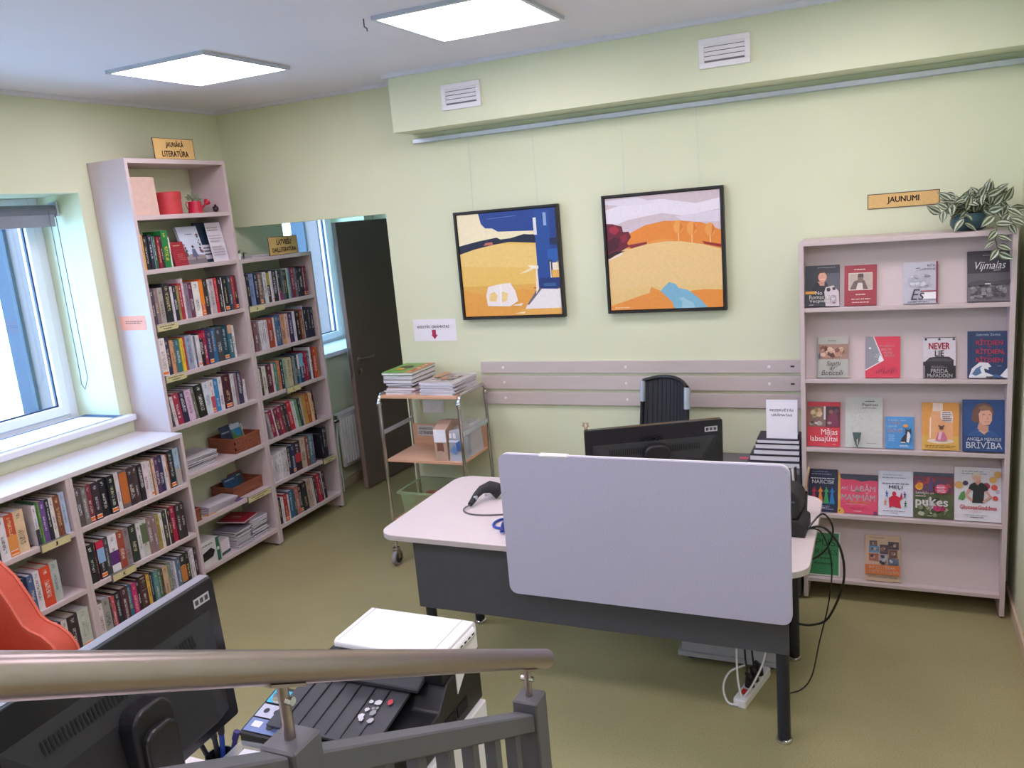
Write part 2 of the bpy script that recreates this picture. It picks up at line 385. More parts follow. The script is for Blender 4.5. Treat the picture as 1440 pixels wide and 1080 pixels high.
# ---- back hall: open door, radiator
dr = thing('door_1', 'dark brown door standing open in the back hall', 'door', (.249, .836, .01), R(-4)); del dr['category']; dr['kind'] = 'structure'
MB().box(-.004, .0, .002, .86, 0, 2.135).box(-.044, -.04, .002, .86, 0, 2.135).build('door_face', M['door'], dr)
MB().box(-.04, -.004, 0, .86, 0, 2.135).build('door_core', M['dooredge'], dr)
MB().box(-.034, -.012, -.002, 0, .92, 1.16).build('lock_plate', M['steel'], dr)
MB().lathe([(.024, 0), (.024, .008), (.012, .01)], 16).xf(Matrix.Translation((0, .07, 1.06)) @ Matrix.Rotation(R(90), 4, 'Y')).build('handle_rose', M['steel'], dr, smooth=True)
MB().tube([(0, .07, 1.06), (.05, .07, 1.06), (.055, .085, 1.06), (.055, .20, 1.06)], .009, 10).build('door_handle', M['steel'], dr, smooth=True)
MB().lathe([(.024, 0), (.024, .008), (.012, .012)], 16).xf(Matrix.Translation((0, .07, .96)) @ Matrix.Rotation(R(90), 4, 'Y')).build('lock_cylinder', M['steel'], dr, smooth=True)
ra = thing('radiator', 'white ribbed panel radiator under the hall window', 'radiator', (.05, 1.1, .2))
MB().box(.02, .05, -.33, .4, 0, .43).build('panel', M['rad'], ra, bev=.006)
for k in range(19): MB().box(.05, .072, -.31 + k * .037, -.293 + k * .037, .03, .40).build('rib', M['rad'], ra, bev=.002)
MB().box(-.03, .05, -.33, .4, .43, .437).build('top_grille', M['rad'], ra)
MB().tube([(.03, -.33, .39), (.03, -.40, .39)], .018, 12).build('valve', M['chrome'], ra, smooth=True)
MB().tube([(.03, -.35, .39), (.03, -.37, .2), (.03, -.37, -.19)], .008, 8).build('pipe', M['rad'], ra, smooth=True)
# ---- ceiling panels
def led(x, y, label):
    o = thing('ceiling_light', label, 'light', (x, y, HC), group='square ceiling panels')
    f = MB(); h = .305; i_ = .288
    for a in ((-h, h, -h, -i_), (-h, h, i_, h), (-h, -i_, -i_, i_), (i_, h, -i_, i_)): f.box(*a, -.016, -.0005)
    f.build('frame', M['alu'], o); MB().box(-i_, i_, -i_, i_, -.011, -.0006).build('diffuser', M['led'], o)
led(1.0, -1.16, 'square white glowing panel on the ceiling nearest the tall bookcase')
led(2.48, -1.13, 'square white glowing panel on the ceiling nearest the vent grilles')
for x, y, t in ((3.96, -1.13, 'over the display rack'), (1.0, -3.05, 'over the orange armchair'), (2.48, -3.05, 'over the foreground desk'), (3.96, -3.05, 'over the foot of the stairs'), (1.0, -4.97, 'in the front left corner'), (2.48, -4.97, 'at the front of the room'), (3.96, -4.97, 'over the stairs')): led(x, y, 'added out-of-frame ceiling panel ' + t)  # unseen panels added to strengthen the light in the room
MB_h = MB().tube([(0, 0, 0), (0, 0, -.03), (.012, 0, -.04), (.012, 0, -.05)], .003, 6)
tag(MB_h.build('ceiling_hook', M['dgrey']), 'tiny dark hook in the ceiling beside the light panel', 'hook').location = (2.13, -1.42, HC)
# ---- vents
for x0, x1, z0, z1, t in ((1.83, 2.07, 2.685, 2.821, 'white louvred vent grille at the far end of the beam'), (3.25, 3.492, 2.70, 2.836, 'white louvred vent grille above the display rack end of the beam')):
    o = thing('vent_grille', t, 'vent', ((x0 + x1) / 2, -.232, z0)); w = (x1 - x0) / 2; h = z1 - z0; b = .026
    f = MB(); f.box(-w, w, -.012, 0, 0, b); f.box(-w, w, -.012, 0, h - b, h); f.box(-w, -w + b, -.012, 0, b, h - b); f.box(w - b, w, -.012, 0, b, h - b); f.build('frame', M['wplast'], o, bev=.002)
    MB().box(-w + b, w - b, -.003, -.0005, b, h - b).build('backing', mat('vent_shadow_grey', '7c7a80', .7), o)
    for k in range(4):
        z = b + (h - 2 * b) * (k + .5) / 4
        MB().box(-w + b, w - b, -.009, .004, -.001, .001).xf(Matrix.Translation((0, 0, z)) @ Matrix.Rotation(R(0), 4, 'X')).add([(-w + b, -.011, z - .001), (w - b, -.011, z - .001), (w - b, -.003, z + .017), (-w + b, -.003, z + .017)], [(0, 1, 2, 3)]).build('slat', M['wplast'], o)
# ---- light switches
sw = thing('light_switch', 'white double light switch on the wall behind the trolley', 'switch', (1.43, 0, .885))
MB().box(-.078, .078, -.008, 0, 0, .08).build('plate', M['wplast'], sw, bev=.003)
for x in (-.036, .036): MB().box(x - .028, x + .028, -.013, -.008, .012, .068).build('rocker', M['wplast'], sw, bev=.002)

# ---- stairs and banister in the foreground (the camera stands on the stairs)
st = struct(thing('stairs', 'stairs', 'stairs', (4.05, -3.05, 0))); del st['category']; st['label'] = 'stairs going up beside the right wall'
for k in range(12): MB().box(-.58, .60, -.29 * (k + 1), -.29 * k, 0, .16 * (k + 1)).build('step', M['floor'], st)
bn = thing('banister', 'grey metal banister with a brushed steel handrail in the foreground', 'banister', (3.39, -3.0, 0))
def hz(y): return 1.12 - .5516 * (y + 2.963)         # centre of the handrail
def rz(y): return 1.426 - .56 * (y + 3.733)          # top of the grey rail
G = (3.39, -3.0, 0)
MB().tube([(3.39, -2.963, hz(-2.963)), (3.39, -5.9, hz(-5.9))], .0212, 32).build('handrail', M['steel'], bn, G, smooth=True, bev=.002)
posts = (-3.068, -3.781, -4.494, -5.207)
for y in posts:
    zt = 1.093 - .5323 * (y + 3.068); zb = .16 * math.ceil((-3.05 - y) / .29) if y < -3.07 else 0
    po = MB().box(3.362, 3.418, y - .028, y + .028, zb if False else 0, zt).build('post', M['rail'], bn, G, bev=.003)
    q = hz(y)
    br = MB().tube([(3.39, y, zt), (3.39, y, q - .02)], .0075, 12).build('bracket', M['steel'], bn, G, smooth=True)
    MB().box(-.013, .013, -.035, .035, -.002, .002).xf(Matrix.Translation((3.39, y, q - .0235)) @ Matrix.Rotation(-math.atan(.5516), 4, 'X')).build('saddle', M['steel'], br, G)
    MB().tube([(3.376, y, q - .045), (3.404, y, q - .045)], .006, 8).build('bracket_screw', M['chrome'], br, G, smooth=True)
for a, b in zip(posts[:-1], posts[1:]):
    y0, y1 = a - .028, b + .028
    MB().add([(3.369, y0, rz(y0)), (3.411, y0, rz(y0)), (3.411, y1, rz(y1)), (3.369, y1, rz(y1)), (3.369, y0, rz(y0) - .042), (3.411, y0, rz(y0) - .042), (3.411, y1, rz(y1) - .042), (3.369, y1, rz(y1) - .042)],
             [(0,1,2,3),(7,6,5,4),(0,4,5,1),(1,5,6,2),(2,6,7,3),(3,7,4,0)]).build('rail', M['rail'], bn, G, bev=.003)
    zl = rz(y0) - .75
    MB().add([(3.372, y0, rz(y0) - .78), (3.408, y0, rz(y0) - .78), (3.408, y1, rz(y1) - .78), (3.372, y1, rz(y1) - .78), (3.372, y0, rz(y0) - .81), (3.408, y0, rz(y0) - .81), (3.408, y1, rz(y1) - .81), (3.372, y1, rz(y1) - .81)],
             [(0,1,2,3),(7,6,5,4),(0,4,5,1),(1,5,6,2),(2,6,7,3),(3,7,4,0)]).build('rail', M['rail'], bn, G)
    for k in range(7):
        y = a - .096 - .0868 * k
        MB().box(3.378, 3.402, y - .011, y + .011, rz(y) - .79, rz(y) - .035).build('baluster', M['rail'], bn, G)

# ================================================================== BOOKCASES
D, DL = .2875, .3745
YA, YB, YC = -1.079, -.3046, .4428
TZ = [2.262, 1.96, 1.647, 1.345, 1.041, .73, .43, .125]
MZ = [1.647, 1.343, 1.042, .735, .434, .13]
LZ = [.726, .415, .110]
BT = .026
tall = thing('bookcase', 'tall beige bookcase with eight open compartments between window and corner', 'bookcase', (D / 2, (YA + YB) / 2, 0)); g = tuple(tall.location)
for a, b, top in ((YA, YA + .022, 2.574), (YB - .022, YB, 2.574)): MB().box(0.002, D, a, b, .012, top).build('side_panel', M['shelf'], tall, g, bev=.0015)
MB().box(0.002, D, YA + .022, YB - .022, 2.548, 2.574).build('top_board', M['shelf'], tall, g, bev=.0015)
for z in TZ: MB().box(.004, D - .002, YA + .022, YB - .022, z - BT, z).build('shelf_board', M['shelf'], tall, g, bev=.0015)
for y in (YA + .011, YB - .011):
    MB().lathe([(.012, 0), (.012, .012)], 10, (D - .03, y, 0)).build('foot', M['dgrey'], tall, g)
mid = thing('bookcase', 'shorter beige bookcase standing half through the opening to the hall', 'bookcase', (D / 2, (YB + YC) / 2, 0)); g = tuple(mid.location)
for a, b in ((YB + .001, YB + .022), (YC - .022, YC)): MB().box(0.002, D, a, b, .012, 1.954).build('side_panel', M['shelf'], mid, g, bev=.0015)
MB().box(0.002, D, YB + .022, YC - .022, 1.928, 1.954).build('top_board', M['shelf'], mid, g, bev=.0015)
for z in MZ: MB().box(.004, D - .002, YB + .022, YC - .022, z - BT, z).build('shelf_board', M['shelf'], mid, g, bev=.0015)
MB().lathe([(.012, 0), (.012, .012)], 10, (D - .03, YC - .011, 0)).build('foot', M['dgrey'], mid, g)
LOWY = (YA - .001, -1.835, -2.59, -3.345)
lows = []
for k in range(3):
    a, b = LOWY[k + 1], LOWY[k]
    lo = thing('low_bookcase', ['low beige bookcase under the window, next to the tall bookcase', 'low beige bookcase under the window behind the orange armchair', 'low beige bookcase farthest left, out past the armchair'][k], 'bookcase', (DL / 2, (a + b) / 2, 0), group='low bookcases under the window'); g = tuple(lo.location)
    for q in ((a, a + .02), (b - .02, b)): MB().box(0.002, DL - .002, *q, .012, .996).build('side_panel', M['shelf'], lo, g, bev=.0015)
    for z in LZ: MB().box(.004, DL - .002, a + .02, b - .02, z - BT, z).build('shelf_board', M['shelf'], lo, g, bev=.0015)
    MB().box(.03, .04, a + .02, b - .02, .012, LZ[2] - BT).build('plinth', M['shelf'], lo, g)
    for y in (a + .01, b - .01): MB().lathe([(.012, 0), (.012, .012)], 10, (DL - .03, y, 0)).build('foot', M['dgrey'], lo, g)
    lows.append(lo)
tag(MB().box(.002, DL, LOWY[3], YA - .001, .996, 1.022).build('counter_top', mat('white_laminate', 'd8d2d8', .3, var=.02), bev=.002), 'long pale worktop lying over the low bookcases', 'worktop')

# ---- books with the spine out
NAMES = {'black': (28,28,34), 'navy': (40,42,78), 'blue': (60,110,165), 'light blue': (150,180,210), 'teal': (45,100,110), 'dark green': (45,65,50), 'green': (50,125,70), 'pale green': (160,180,155), 'olive': (140,135,75),
         'yellow': (215,180,65), 'orange': (210,110,55), 'tan': (195,155,115), 'brown': (95,60,50), 'rust': (155,70,50), 'red': (185,45,55), 'maroon': (100,35,50), 'magenta': (185,45,115), 'pink': (215,175,185), 'purple': (95,70,120),
         'grey': (130,130,135), 'mauve': (140,115,122), 'slate': (65,75,90), 'white': (222,216,220), 'cream': (210,200,185), 'lilac': (165,165,195), 'charcoal': (58,50,58)}
def cname(h):
    c = [int(h[k:k+2], 16) for k in (0, 2, 4)]
    return min(NAMES, key=lambda n: sum((a - b) ** 2 for a, b in zip(NAMES[n], c)))
def lum(h): return sum(int(h[k:k+2], 16) * w for k, w in ((0, .3), (2, .59), (4, .11)))
LETTERING = {}
def spine_book(x, y, z, t, h, d, hexc, label, group, inkc=None, lean=0, bands=None, sticker=False, title=None):
    r = thing('book', label, 'book', (x, y, z), group=group); r.rotation_euler = (R(-lean), 0, 0)
    c = .0018; mb = MB()
    mb.box(-.0035, 0, 0, t, 0, h); mb.box(-d, -.0035, 0, c, 0, h); mb.box(-d, -.0035, t - c, t, 0, h)
    me = bpy.data.meshes.new('cover'); me.from_pydata(mb.v, [], mb.f); me.materials.append(M['book'])
    uv = me.uv_layers.new(name='UVMap'); us = [-1.0] * (2 * len(me.loops))
    for p in me.polygons:
        if p.index == 3:
            for li in p.loop_indices:
                v = me.vertices[me.loops[li].vertex_index].co; us[2*li] = v.y / t; us[2*li+1] = v.z / h
    uv.data.foreach_set('uv', us); me.update()
    o = bpy.data.objects.new('cover', me); COL.objects.link(o); o.parent = r
    cc = lin(hexc); o.color = cc + (1,)
    if inkc is None: inkc = random.choice(['e8e4ea', 'd8d0c8', 'e0c890', 'dcdce8']) if lum(hexc) < 130 else random.choice(['3a2a3a', '22242c', '5a2030', '203050'])
    o['ink'] = list(lin(inkc))
    MB().box(-d + .004, -.0036, c + .0002, t - c - .0002, .003, h - .004).build('page_block', M['pages'] if random.random() < .6 else M['pagesw'], r)
    fn = lambda yy, zz, dd: (dd, yy, zz)
    if bands:
        P = Print()
        for v0, v1, col in bands: P.rect(0, t, v0 * h, v1 * h, col)
        P.build('spine_band', r, fn, step=.0001, base=.0002)
    if title:
        s, col, v0, v1 = title; P = Print(); vs, fs = glyphs(s, .02)
        P.items.append(([(t * .2 + b * t * .6, (v1 - a * (v1 - v0)) * h) for a, b in vs], fs, col)); P.build('title', r, fn, base=.0006)
    if sticker:
        Print().rect(t * .12, t * .88, .008, .03, 'e8dcd4').rect(t * .12, t * .88, .012, .026, 'ee7a2a').build('call_number_label', r, fn, base=.0008)
    return r
def row(spec, x, y0, y1, z, where, depth=.15):
    """spec: 'thickness/height/colour[/flags]'  flags: s sticker, lN lean N degrees, b<v0>-<v1>-<hex>+... bands, i<hex> ink"""
    items = [q.split('/') for q in spec.split()]
    tot = sum(float(q[0]) for q in items); k = (y1 - y0) / tot; y = y0
    n = len(items)
    for j, q in enumerate(items):
        t = float(q[0]) * k; h = float(q[1]) / 1000 + random.uniform(-.003, .003); hexc = q[2]; lean = 0; bands = None; ic = None; title = None
        st = False
        for fl in q[3:]:
            if fl == 's': st = True
            elif fl[0] == 'l': lean = float(fl[1:])
            elif fl[0] == 'i': ic = fl[1:]
            elif fl[0] == 't': tt = fl[1:].split(','); title = (tt[0].replace('_', ' '), tt[1], float(tt[2]), float(tt[3]))
            elif fl[0] == 'b': bands = [(float(a.split('-')[0]), float(a.split('-')[1]), a.split('-')[2]) for a in fl[1:].split('+')]
        size = 'slim ' if t < .011 else ('thick ' if t > .034 else '')
        half = j if j < (n + 1) // 2 else n - 1 - j
        side = 'left' if j < (n + 1) // 2 else 'right'
        label = '%s%s book, %s from %s on %s' % (size, cname(hexc), ORD[half], side, where)
        tt = t - .0006
        if lean: tt *= math.cos(R(lean))
        spine_book(x - random.uniform(0, .012), y + (.0 if lean <= 0 else 0), z, tt, h, depth + random.uniform(-.012, .012), hexc, label, 'books on ' + where, ic, lean, bands, st, title)
        y += t
XS = D - .012; XL = DL - .012
T = '%s shelf of the tall bookcase'; Mm = '%s shelf of the shorter bookcase'; L = '%s shelf of low bookcase tagged %s'
row('12/200/e2a35c 20/190/20242c 14/195/262c3c 9/185/7488a4 10/185/2f6b4a/ie8e4ea 12/182/8a1f36 10/186/3c2030 26/212/1f7a3c/ie8d050 8/172/e6e6de', XS, -1.054, -.838, 1.96, T % 'second')
row('55/205/4b4356 45/205/8b7378 60/208/a59c94 80/225/23262c 38/205/dcd6dc 45/205/2b2740 28/205/9a9450 45/215/a8283c 22/240/d8c8cc 50/212/8a7a90/i2c2438 55/212/6a3850 85/212/e0ded8 48/222/d8602c/s/b.3-.95-e8882c 60/215/3a2c34 30/212/dcd4dc 70/212/b8aeb4 35/216/c0303a 50/216/30252c 20/212/dcd8d8 70/216/24262e/s 50/218/3c4a58 32/214/b03040 48/214/2a2430/s/b.5-1-6a2034', XS, -1.054, -.345, TZ[2], T % 'third')
row('80/222/e4dcdc/s/i9a8a94 55/215/2b2c52 36/200/d09a70 30/195/7c6468 55/195/2f7074 34/200/e2c23c/i3a2a20 36/198/c83030 70/205/98a0b8 22/205/c4d0dc 20/195/d8d4dc 18/192/4a4a6a 22/195/dcd8dc/s 20/192/d8d0d4/s 55/200/2a2228/b.85-1-c02c48 38/215/a82444 70/208/38345a/s 65/208/2f6c9c 80/210/484448 80/212/1d4454/s 55/212/3f6a78/b.75-1-d0a080 42/205/e0d8d8/i6a4a50', XS, -1.054, -.43, TZ[3], T % 'fourth')
row('16/150/5a5458/l-6 20/180/4a4648/l-6 34/182/d8ccd0/l-6 75/190/a03048/l-5 65/188/2c2a48/l-5/ie8e4ea 80/188/d4b4d0/l-5 42/195/6a7060/l-5 90/205/262420/l-5 78/205/d0d4e0/l-3/i2a6a9a 55/205/e2d4d8/b0-.5-c4505e/s 60/202/3f84bc 50/210/dcd4d8 100/212/4a2030/s 42/208/c8c4cc 46/208/9a8088 60/212/3a3a58 24/215/d0c4c8/b.5-1-8a5050 28/150/dcd0d4', XS, -1.045, -.40, TZ[4], T % 'fifth')
row('40/195/a0989c 38/205/26242c 80/208/7c8ab4 55/205/262c44 45/205/8a6a5c/s 30/205/5c6474 55/208/d4d2d6 65/208/3a3628/b.55-.95-a89c50 26/208/d8d2d8/s 75/210/28222e 18/206/c8c4c8 50/190/24262c/b0-.3-a02864 45/205/465a62 55/205/2a2c2e 18/212/a8c0a8 48/212/4c88b0 50/210/7c2c3e 44/210/6c6678 36/206/2a2838 75/210/201e2a 45/208/982a3c/s 25/208/60202c/s', XS, -.28, .375, MZ[0], Mm % 'top')
row('50/195/5a2c34 60/200/7c5258 34/195/8c8a8c 34/198/d4ccd4 30/198/d8d0d8 30/198/cfc8d0 34/198/d8d0d8 95/205/9c4434 22/200/e0d0d0 56/208/4a688a 44/208/2a4a8c 72/206/c4926a 58/206/d8b2aa 75/210/40305c/ie0d8f0 32/212/d8d4e0 30/212/dcd4dc 70/212/261c26 50/214/8c4a30 22/235/a8aec0 60/215/2c2c34/ie8e0d0 60/215/282a44 50/212/232848 26/210/ccb098', XS, -.28, .40, MZ[1], Mm % 'second')
row('40/190/d8d4da 44/190/34202e 70/195/d0ccc2 14/195/3a3438 85/200/5c2036 22/195/d8c0c4 70/200/3f7c72 50/205/d47c52 56/205/2a3442 58/206/94aa92 92/206/bcae8e 40/206/4a3a30 40/206/84908e 42/206/263050 42/206/38809a/b.5-1-d8d0cc 68/208/2a3050/b.55-1-78b0d0 50/212/8c2038 44/212/a02444 44/212/3c4a5c 20/236/d8d4dc 40/236/2c2228 50/225/c44434 46/225/bc763c', XS, -.28, .375, MZ[2], Mm % 'third')
row('36/185/a8a0a4/l-9 70/195/8c2046/l-9 16/198/d4ccd0/l-9 62/200/6c2a46/l-9 60/200/a82442/l-9 50/202/5a4040/l-8 40/204/3a2c34/l-8 74/210/bc2038/l-8 36/202/c8c8c8/l-7 22/200/dcd8dc/l-7 52/205/6c9c7c/l-7 38/208/34302c/l-6 32/208/b4aca8/l-6 52/212/bc8e42/l-5 62/218/a4502c/l-5 44/218/d4b48c/l-4 52/222/5c2028/l-4', XS, -.235, .285, MZ[3], Mm % 'fourth')
row('30/190/d8d0d8 34/190/c4bcc4 28/192/d4ccd4 30/195/dcd4dc 26/195/cfc8d0 40/200/c8c0c4 48/200/2c2a34 44/205/30385c/s 75/208/36222c/b.3-.6-b83038 62/215/bca494 40/218/7c4638 40/222/508090 20/222/6c5c7c', XS, -.275, .195, MZ[4], Mm % 'fifth')
row('22/195/24242c/l-4 40/235/20222c 30/225/2c2e38', XS, .285, .36, MZ[4], 'right end of fifth shelf, shorter bookcase')
row('48/190/34243e 42/185/d4d0d4 56/195/a42836/s 22/180/d8d4d8 76/200/345f80 30/200/2c5c58 58/205/b46c62/l-3 56/205/2a2628/l-3/s 78/210/262830/l-3 58/212/b49c8a/l-3 26/212/d0a8a0/l-4 36/210/d8d0d4/l-4 46/212/40343a/l-4 58/218/b42042/l-4 36/215/2a2a30/l-5 22/218/d4d0d4/l-5 40/215/3c2428/l-5', XS, -.275, .285, MZ[5], Mm % 'lowest')
A_, B_ = 'K', 'J'
row('66/200/5c5254 54/200/7c7876 64/200/7c3442/s 84/202/3a2c38/s 14/202/d8d4d8 84/204/20222a/ie8e4ea 90/204/1c2028/s/ic8ccb0 60/206/dcd4d8/i8a2c5a 92/206/6c6266/b.12-.95-c06a32 80/206/402f38 66/206/4c3c42 60/206/282834/ie8e4ea 70/208/dcd0d8/i8a2c6a 34/206/dcd4d4/s 24/206/a87850 30/206/d8bcb0 54/210/5a3a5e 64/212/302c56 40/205/d8d2d8 24/206/c0602c 84/214/222e38/s 72/218/9cb6cc/b0-.45-b0a8a0', XL, -1.81, -1.122, LZ[0], L % ('top', A_))
row('92/205/22262a/ie0e0e0 26/205/6c2040 84/206/2a2a2e/s/b.8-1-c8284a+.42-.8-8cb0d8 62/205/3e424e 104/208/e0dce4/b.2-.55-5c2c78 78/206/9c4a38 74/206/8c8286 86/206/2a342e/id8d0b0 50/206/d4d0d4 84/208/c4c4bc/b.38-.9-5c6c50 66/206/8c7272 54/206/8c727c 52/206/a4944a 40/206/d8d4d0 54/210/383a3a/ie0d8b0 12/210/dcd8d8 46/210/3a2830 70/212/ac2446/ie8d0d8 66/214/3a2e34/ie0dce0 62/214/342a30/ie0dce0', XL, -1.81, -1.15, LZ[1], L % ('second', A_))
row('62/185/d4ccc8/i8a2c3a 80/200/9c9892 16/175/4a4448 40/190/c4525c 70/200/2a2830 84/205/4c2836/ie8dcdc 54/200/2a6c88 60/202/bc2a72 44/205/242228 88/212/4c2c30/t1981,e8dcd0,.6,.95 40/205/d4a442 40/205/2c2c44 50/208/5c8c8c 46/206/4c6a50 22/200/4a3a2c 64/208/c4a484 44/212/748474/ie8e0c0 58/205/acacc0/s 20/200/d8d8e0 52/215/5a7088 80/215/2c2a28/b.25-.7-c07838 50/218/22242a 34/218/b8b4c0 40/218/dcd4dc 36/222/3a2434', XL, -1.81, -1.115, LZ[2], L % ('lowest', A_))
row('30/190/7c5a98/s/b.4-1-d8d0d8 40/190/34303c 50/198/dcd8dc/l-0/i3a3a4a 56/202/c05038/s/b0-.5-e09450 62/206/dcc09c', XL, -2.29, -2.085, LZ[0], 'left part of the J shelf')
row('40/202/d8d4da/b0-.4-34383c 24/205/3a6c54 18/208/6ca03c 58/206/6c4c8c/ie8e0f0 44/208/2a2e38/ie8e4ea 44/205/d8d4d0 74/210/7c4a38 66/214/b4c4de/i5a6a9a', XL, -2.045, -1.862, LZ[0], 'right part of the J shelf')
row('40/185/4a4448 44/190/b4aea4 20/192/8c8880 56/190/28324e/ie8e4ea 36/190/4c608a 40/198/dcd6da/i2a2a2a 64/205/d44a30/ie8e0dc 54/208/b0bab4/i4a5060', XL, -2.28, -1.968, LZ[1], L % ('second', B_))
row('50/190/5a3038 66/195/2e262c 66/200/2a2228/s 30/202/d0c8c8 60/205/342a32/ie8e0dc 64/208/c0c6ba/s/i8a9a8a', XL, -2.20, -1.86, LZ[2], L % ('lowest', B_))

# ---- bookends, shelf tags, signs
for x, y, z, t in ((XL - .03, -2.075, LZ[0], 'dark metal bookend on the shelf left of the J tag'), (XS - .03, .21, MZ[4], 'dark metal bookend beside the tag on the fifth shelf of the shorter bookcase')):
    o = thing('bookend', t, 'bookend', (x, y, z)); MB().box(-.13, 0, 0, .0015, 0, .11).build('upright', M['slate'], o); MB().box(-.13, 0, 0, .08, .0, .0012).build('foot_plate', M['slate'], o)
def shelf_tag(x, y0, y1, z, txt, label, rows=False):
    o = thing('shelf_tag', label, 'tag', (x, (y0 + y1) / 2, z - .036)); w = (y1 - y0) / 2
    MB().box(0, .003, -w, w, 0, .036).build('card', M['tag'], o)
    MB().box(-.001, .0045, -w - .006, -w, 0, .044).box(-.04, .0045, -w, -w + .004, .036, .039).box(-.04, .003, -w, w, .0362, .0375).build('holder', M['tagclip'], o)
    fn = lambda yy, zz, d: (.003 + d, yy, zz); P = Print()
    if rows: P.rows(-w * .8, w * .9, .021, .031, 1, '3a3830', 3); P.rows(-w * .5, w * .5, .007, .017, 1, '3a3830', 5)
    else: P.text(txt, -.008, .008, .008, .028, '2c2a26', .03)
    P.build('lettering', o, fn)
shelf_tag(D, -1.05, -.895, 1.643, '', 'yellow shelf tag with two lines of print under the third tall shelf', True)
shelf_tag(D, -1.05, -.895, 1.343, '', 'yellow shelf tag with two lines of print under the fourth tall shelf', True)
shelf_tag(D, -.28, -.132, 1.645, 'A', 'yellow shelf tag lettered A on the top shelf of the shorter bookcase')
shelf_tag(D, -.03, .119, 1.042, 'L', 'yellow shelf tag lettered L on the third shelf of the shorter bookcase')
shelf_tag(D, .258, .407, .434, '', 'yellow shelf tag at the right end of the fifth shelf of the shorter bookcase', True)
shelf_tag(D, -.556, -.336, .428, '', 'pale blank shelf tag on the seventh shelf of the tall bookcase', True)
shelf_tag(DL, -2.045, -1.889, .726, 'J', 'yellow shelf tag lettered J on the low bookcase')
shelf_tag(DL, -1.70, -1.551, .415, 'K', 'yellow shelf tag lettered K on the low bookcase')
def card_sign(name, x, y0, y1, z, h, lines, label):
    o = thing(name, label, 'sign', (x, (y0 + y1) / 2, z)); w = (y1 - y0) / 2
    MB().box(-.004, 0, -w, w, 0, h).build('card', M['sign'], o)
    MB().box(-.0042, .0008, -w - .001, w + .001, -.001 + .001, .003).box(-.0042, .0008, -w - .001, w + .001, h - .002, h + .001).box(-.0042, .0008, -w - .001, -w + .002, 0, h).box(-.0042, .0008, w - .002, w + .001, 0, h).build('border', M['signedge'], o)
    MB().box(-.05, -.004, -w * .3, w * .3, 0, .002).build('stand_foot', M['sign'], o)
    P = Print()
    for s, a, b, c, d in lines: P.text(s, -w + 2 * w * a, -w + 2 * w * b, h * c, h * d, '2b2140', .03)
    P.build('lettering', o, lambda yy, zz, q: (.0008 + q, yy, zz))
card_sign('shelf_sign', .275, -.843, -.536, 2.5745, .118, [('JAUNĀKĀ', .30, .74, .52, .9), ('LITERATŪRA', .18, .84, .12, .5)], 'amber sign lettered JAUNĀKĀ LITERATŪRA on top of the tall bookcase')
card_sign('shelf_sign', .275, .012, .317, 1.9545, .124, [('LATVIEŠU', .27, .78, .55, .92), ('DAIĻLITERATŪRA', .1, .93, .08, .47)], 'amber sign lettered LATVIEŠU DAIĻLITERATŪRA on the shorter bookcase')
js = thing('wall_sign', 'amber wall sign lettered JAUNUMI above the display rack', 'sign', (4.155, 0, 1.966))
MB().box(-.158, .158, -.004, 0, 0, .072).build('card', M['signedge'], js)
Print().rect(-.154, .154, .004, .068, 'dcb574').text('JAUNUMI', -.07, .07, .018, .054, '2b2140', .035).build('lettering', js, lambda x, z, d: (x, -.004 - d, z))
nt_ = thing('note', 'pink paper note stuck on the side of the tall bookcase', 'note', (.142, YA, 1.627))
MB().box(-.1, .1, -.001, 0, 0, .082).build('sheet', mat('pink_paper', 'eda28c', .7), nt_)
Print().rows(-.06, .08, .035, .055, 2, '7a3a34', 4).build('lettering', nt_, lambda x, z, d: (x, -.001 - d, z))

# ================================================================== THINGS ON THE TALL BOOKCASE
o = thing('paper_bag', 'upright kraft paper bag on the top shelf beside the red box', 'bag', (.16, -.93, TZ[0]))
MB().add([(-.075, -.10, 0), (.075, -.10, 0), (.075, .09, 0), (-.075, .09, 0), (-.02, -.105, .215), (.07, -.105, .215), (.07, .09, .215), (-.02, .09, .215)], [(0,1,2,3),(0,1,5,4),(1,2,6,5),(2,3,7,6),(3,0,4,7),(4,5,6,7)]).build('bag', M['kraft'], o)
MB().box(.071, .0725, -.10, .09, .085, .087).build('crease', mat('kraft_fold', 'c4a394', .8), o)
o = thing('round_box', 'red round cardboard box with a lid on the top shelf', 'box', (.16, -.69, TZ[0]))
MB().lathe([(.074, 0), (.074, .09)], 32).build('box', M['red'], o, smooth=True); MB().lathe([(.078, .09), (.078, .132), (.074, .134)], 32).build('lid', M['red'], o, smooth=True)
o = thing('watering_can', 'small red watering can planter with leaves on the top shelf', 'planter', (.17, -.49, TZ[0]))
MB().lathe([(.042, 0), (.045, .002), (.039, .075), (.036, .075), (.036, .06)], 24).build('can', M['redm'], o, smooth=True)
MB().tube([(0, .036, .02), (0, .09, .058)], [.009, .006], 10).build('spout', M['redm'], o, smooth=True)
MB().tube([(0, .086, .055), (0, .108, .072)], [.006, .022], 14).build('rose', M['redm'], o, smooth=True)
MB().tube([(0, -.038, .07), (0, -.065, .075), (0, -.075, .06), (0, -.065, .035), (0, -.042, .012)], .0025, 8).build('handle', M['redm'], o, smooth=True)
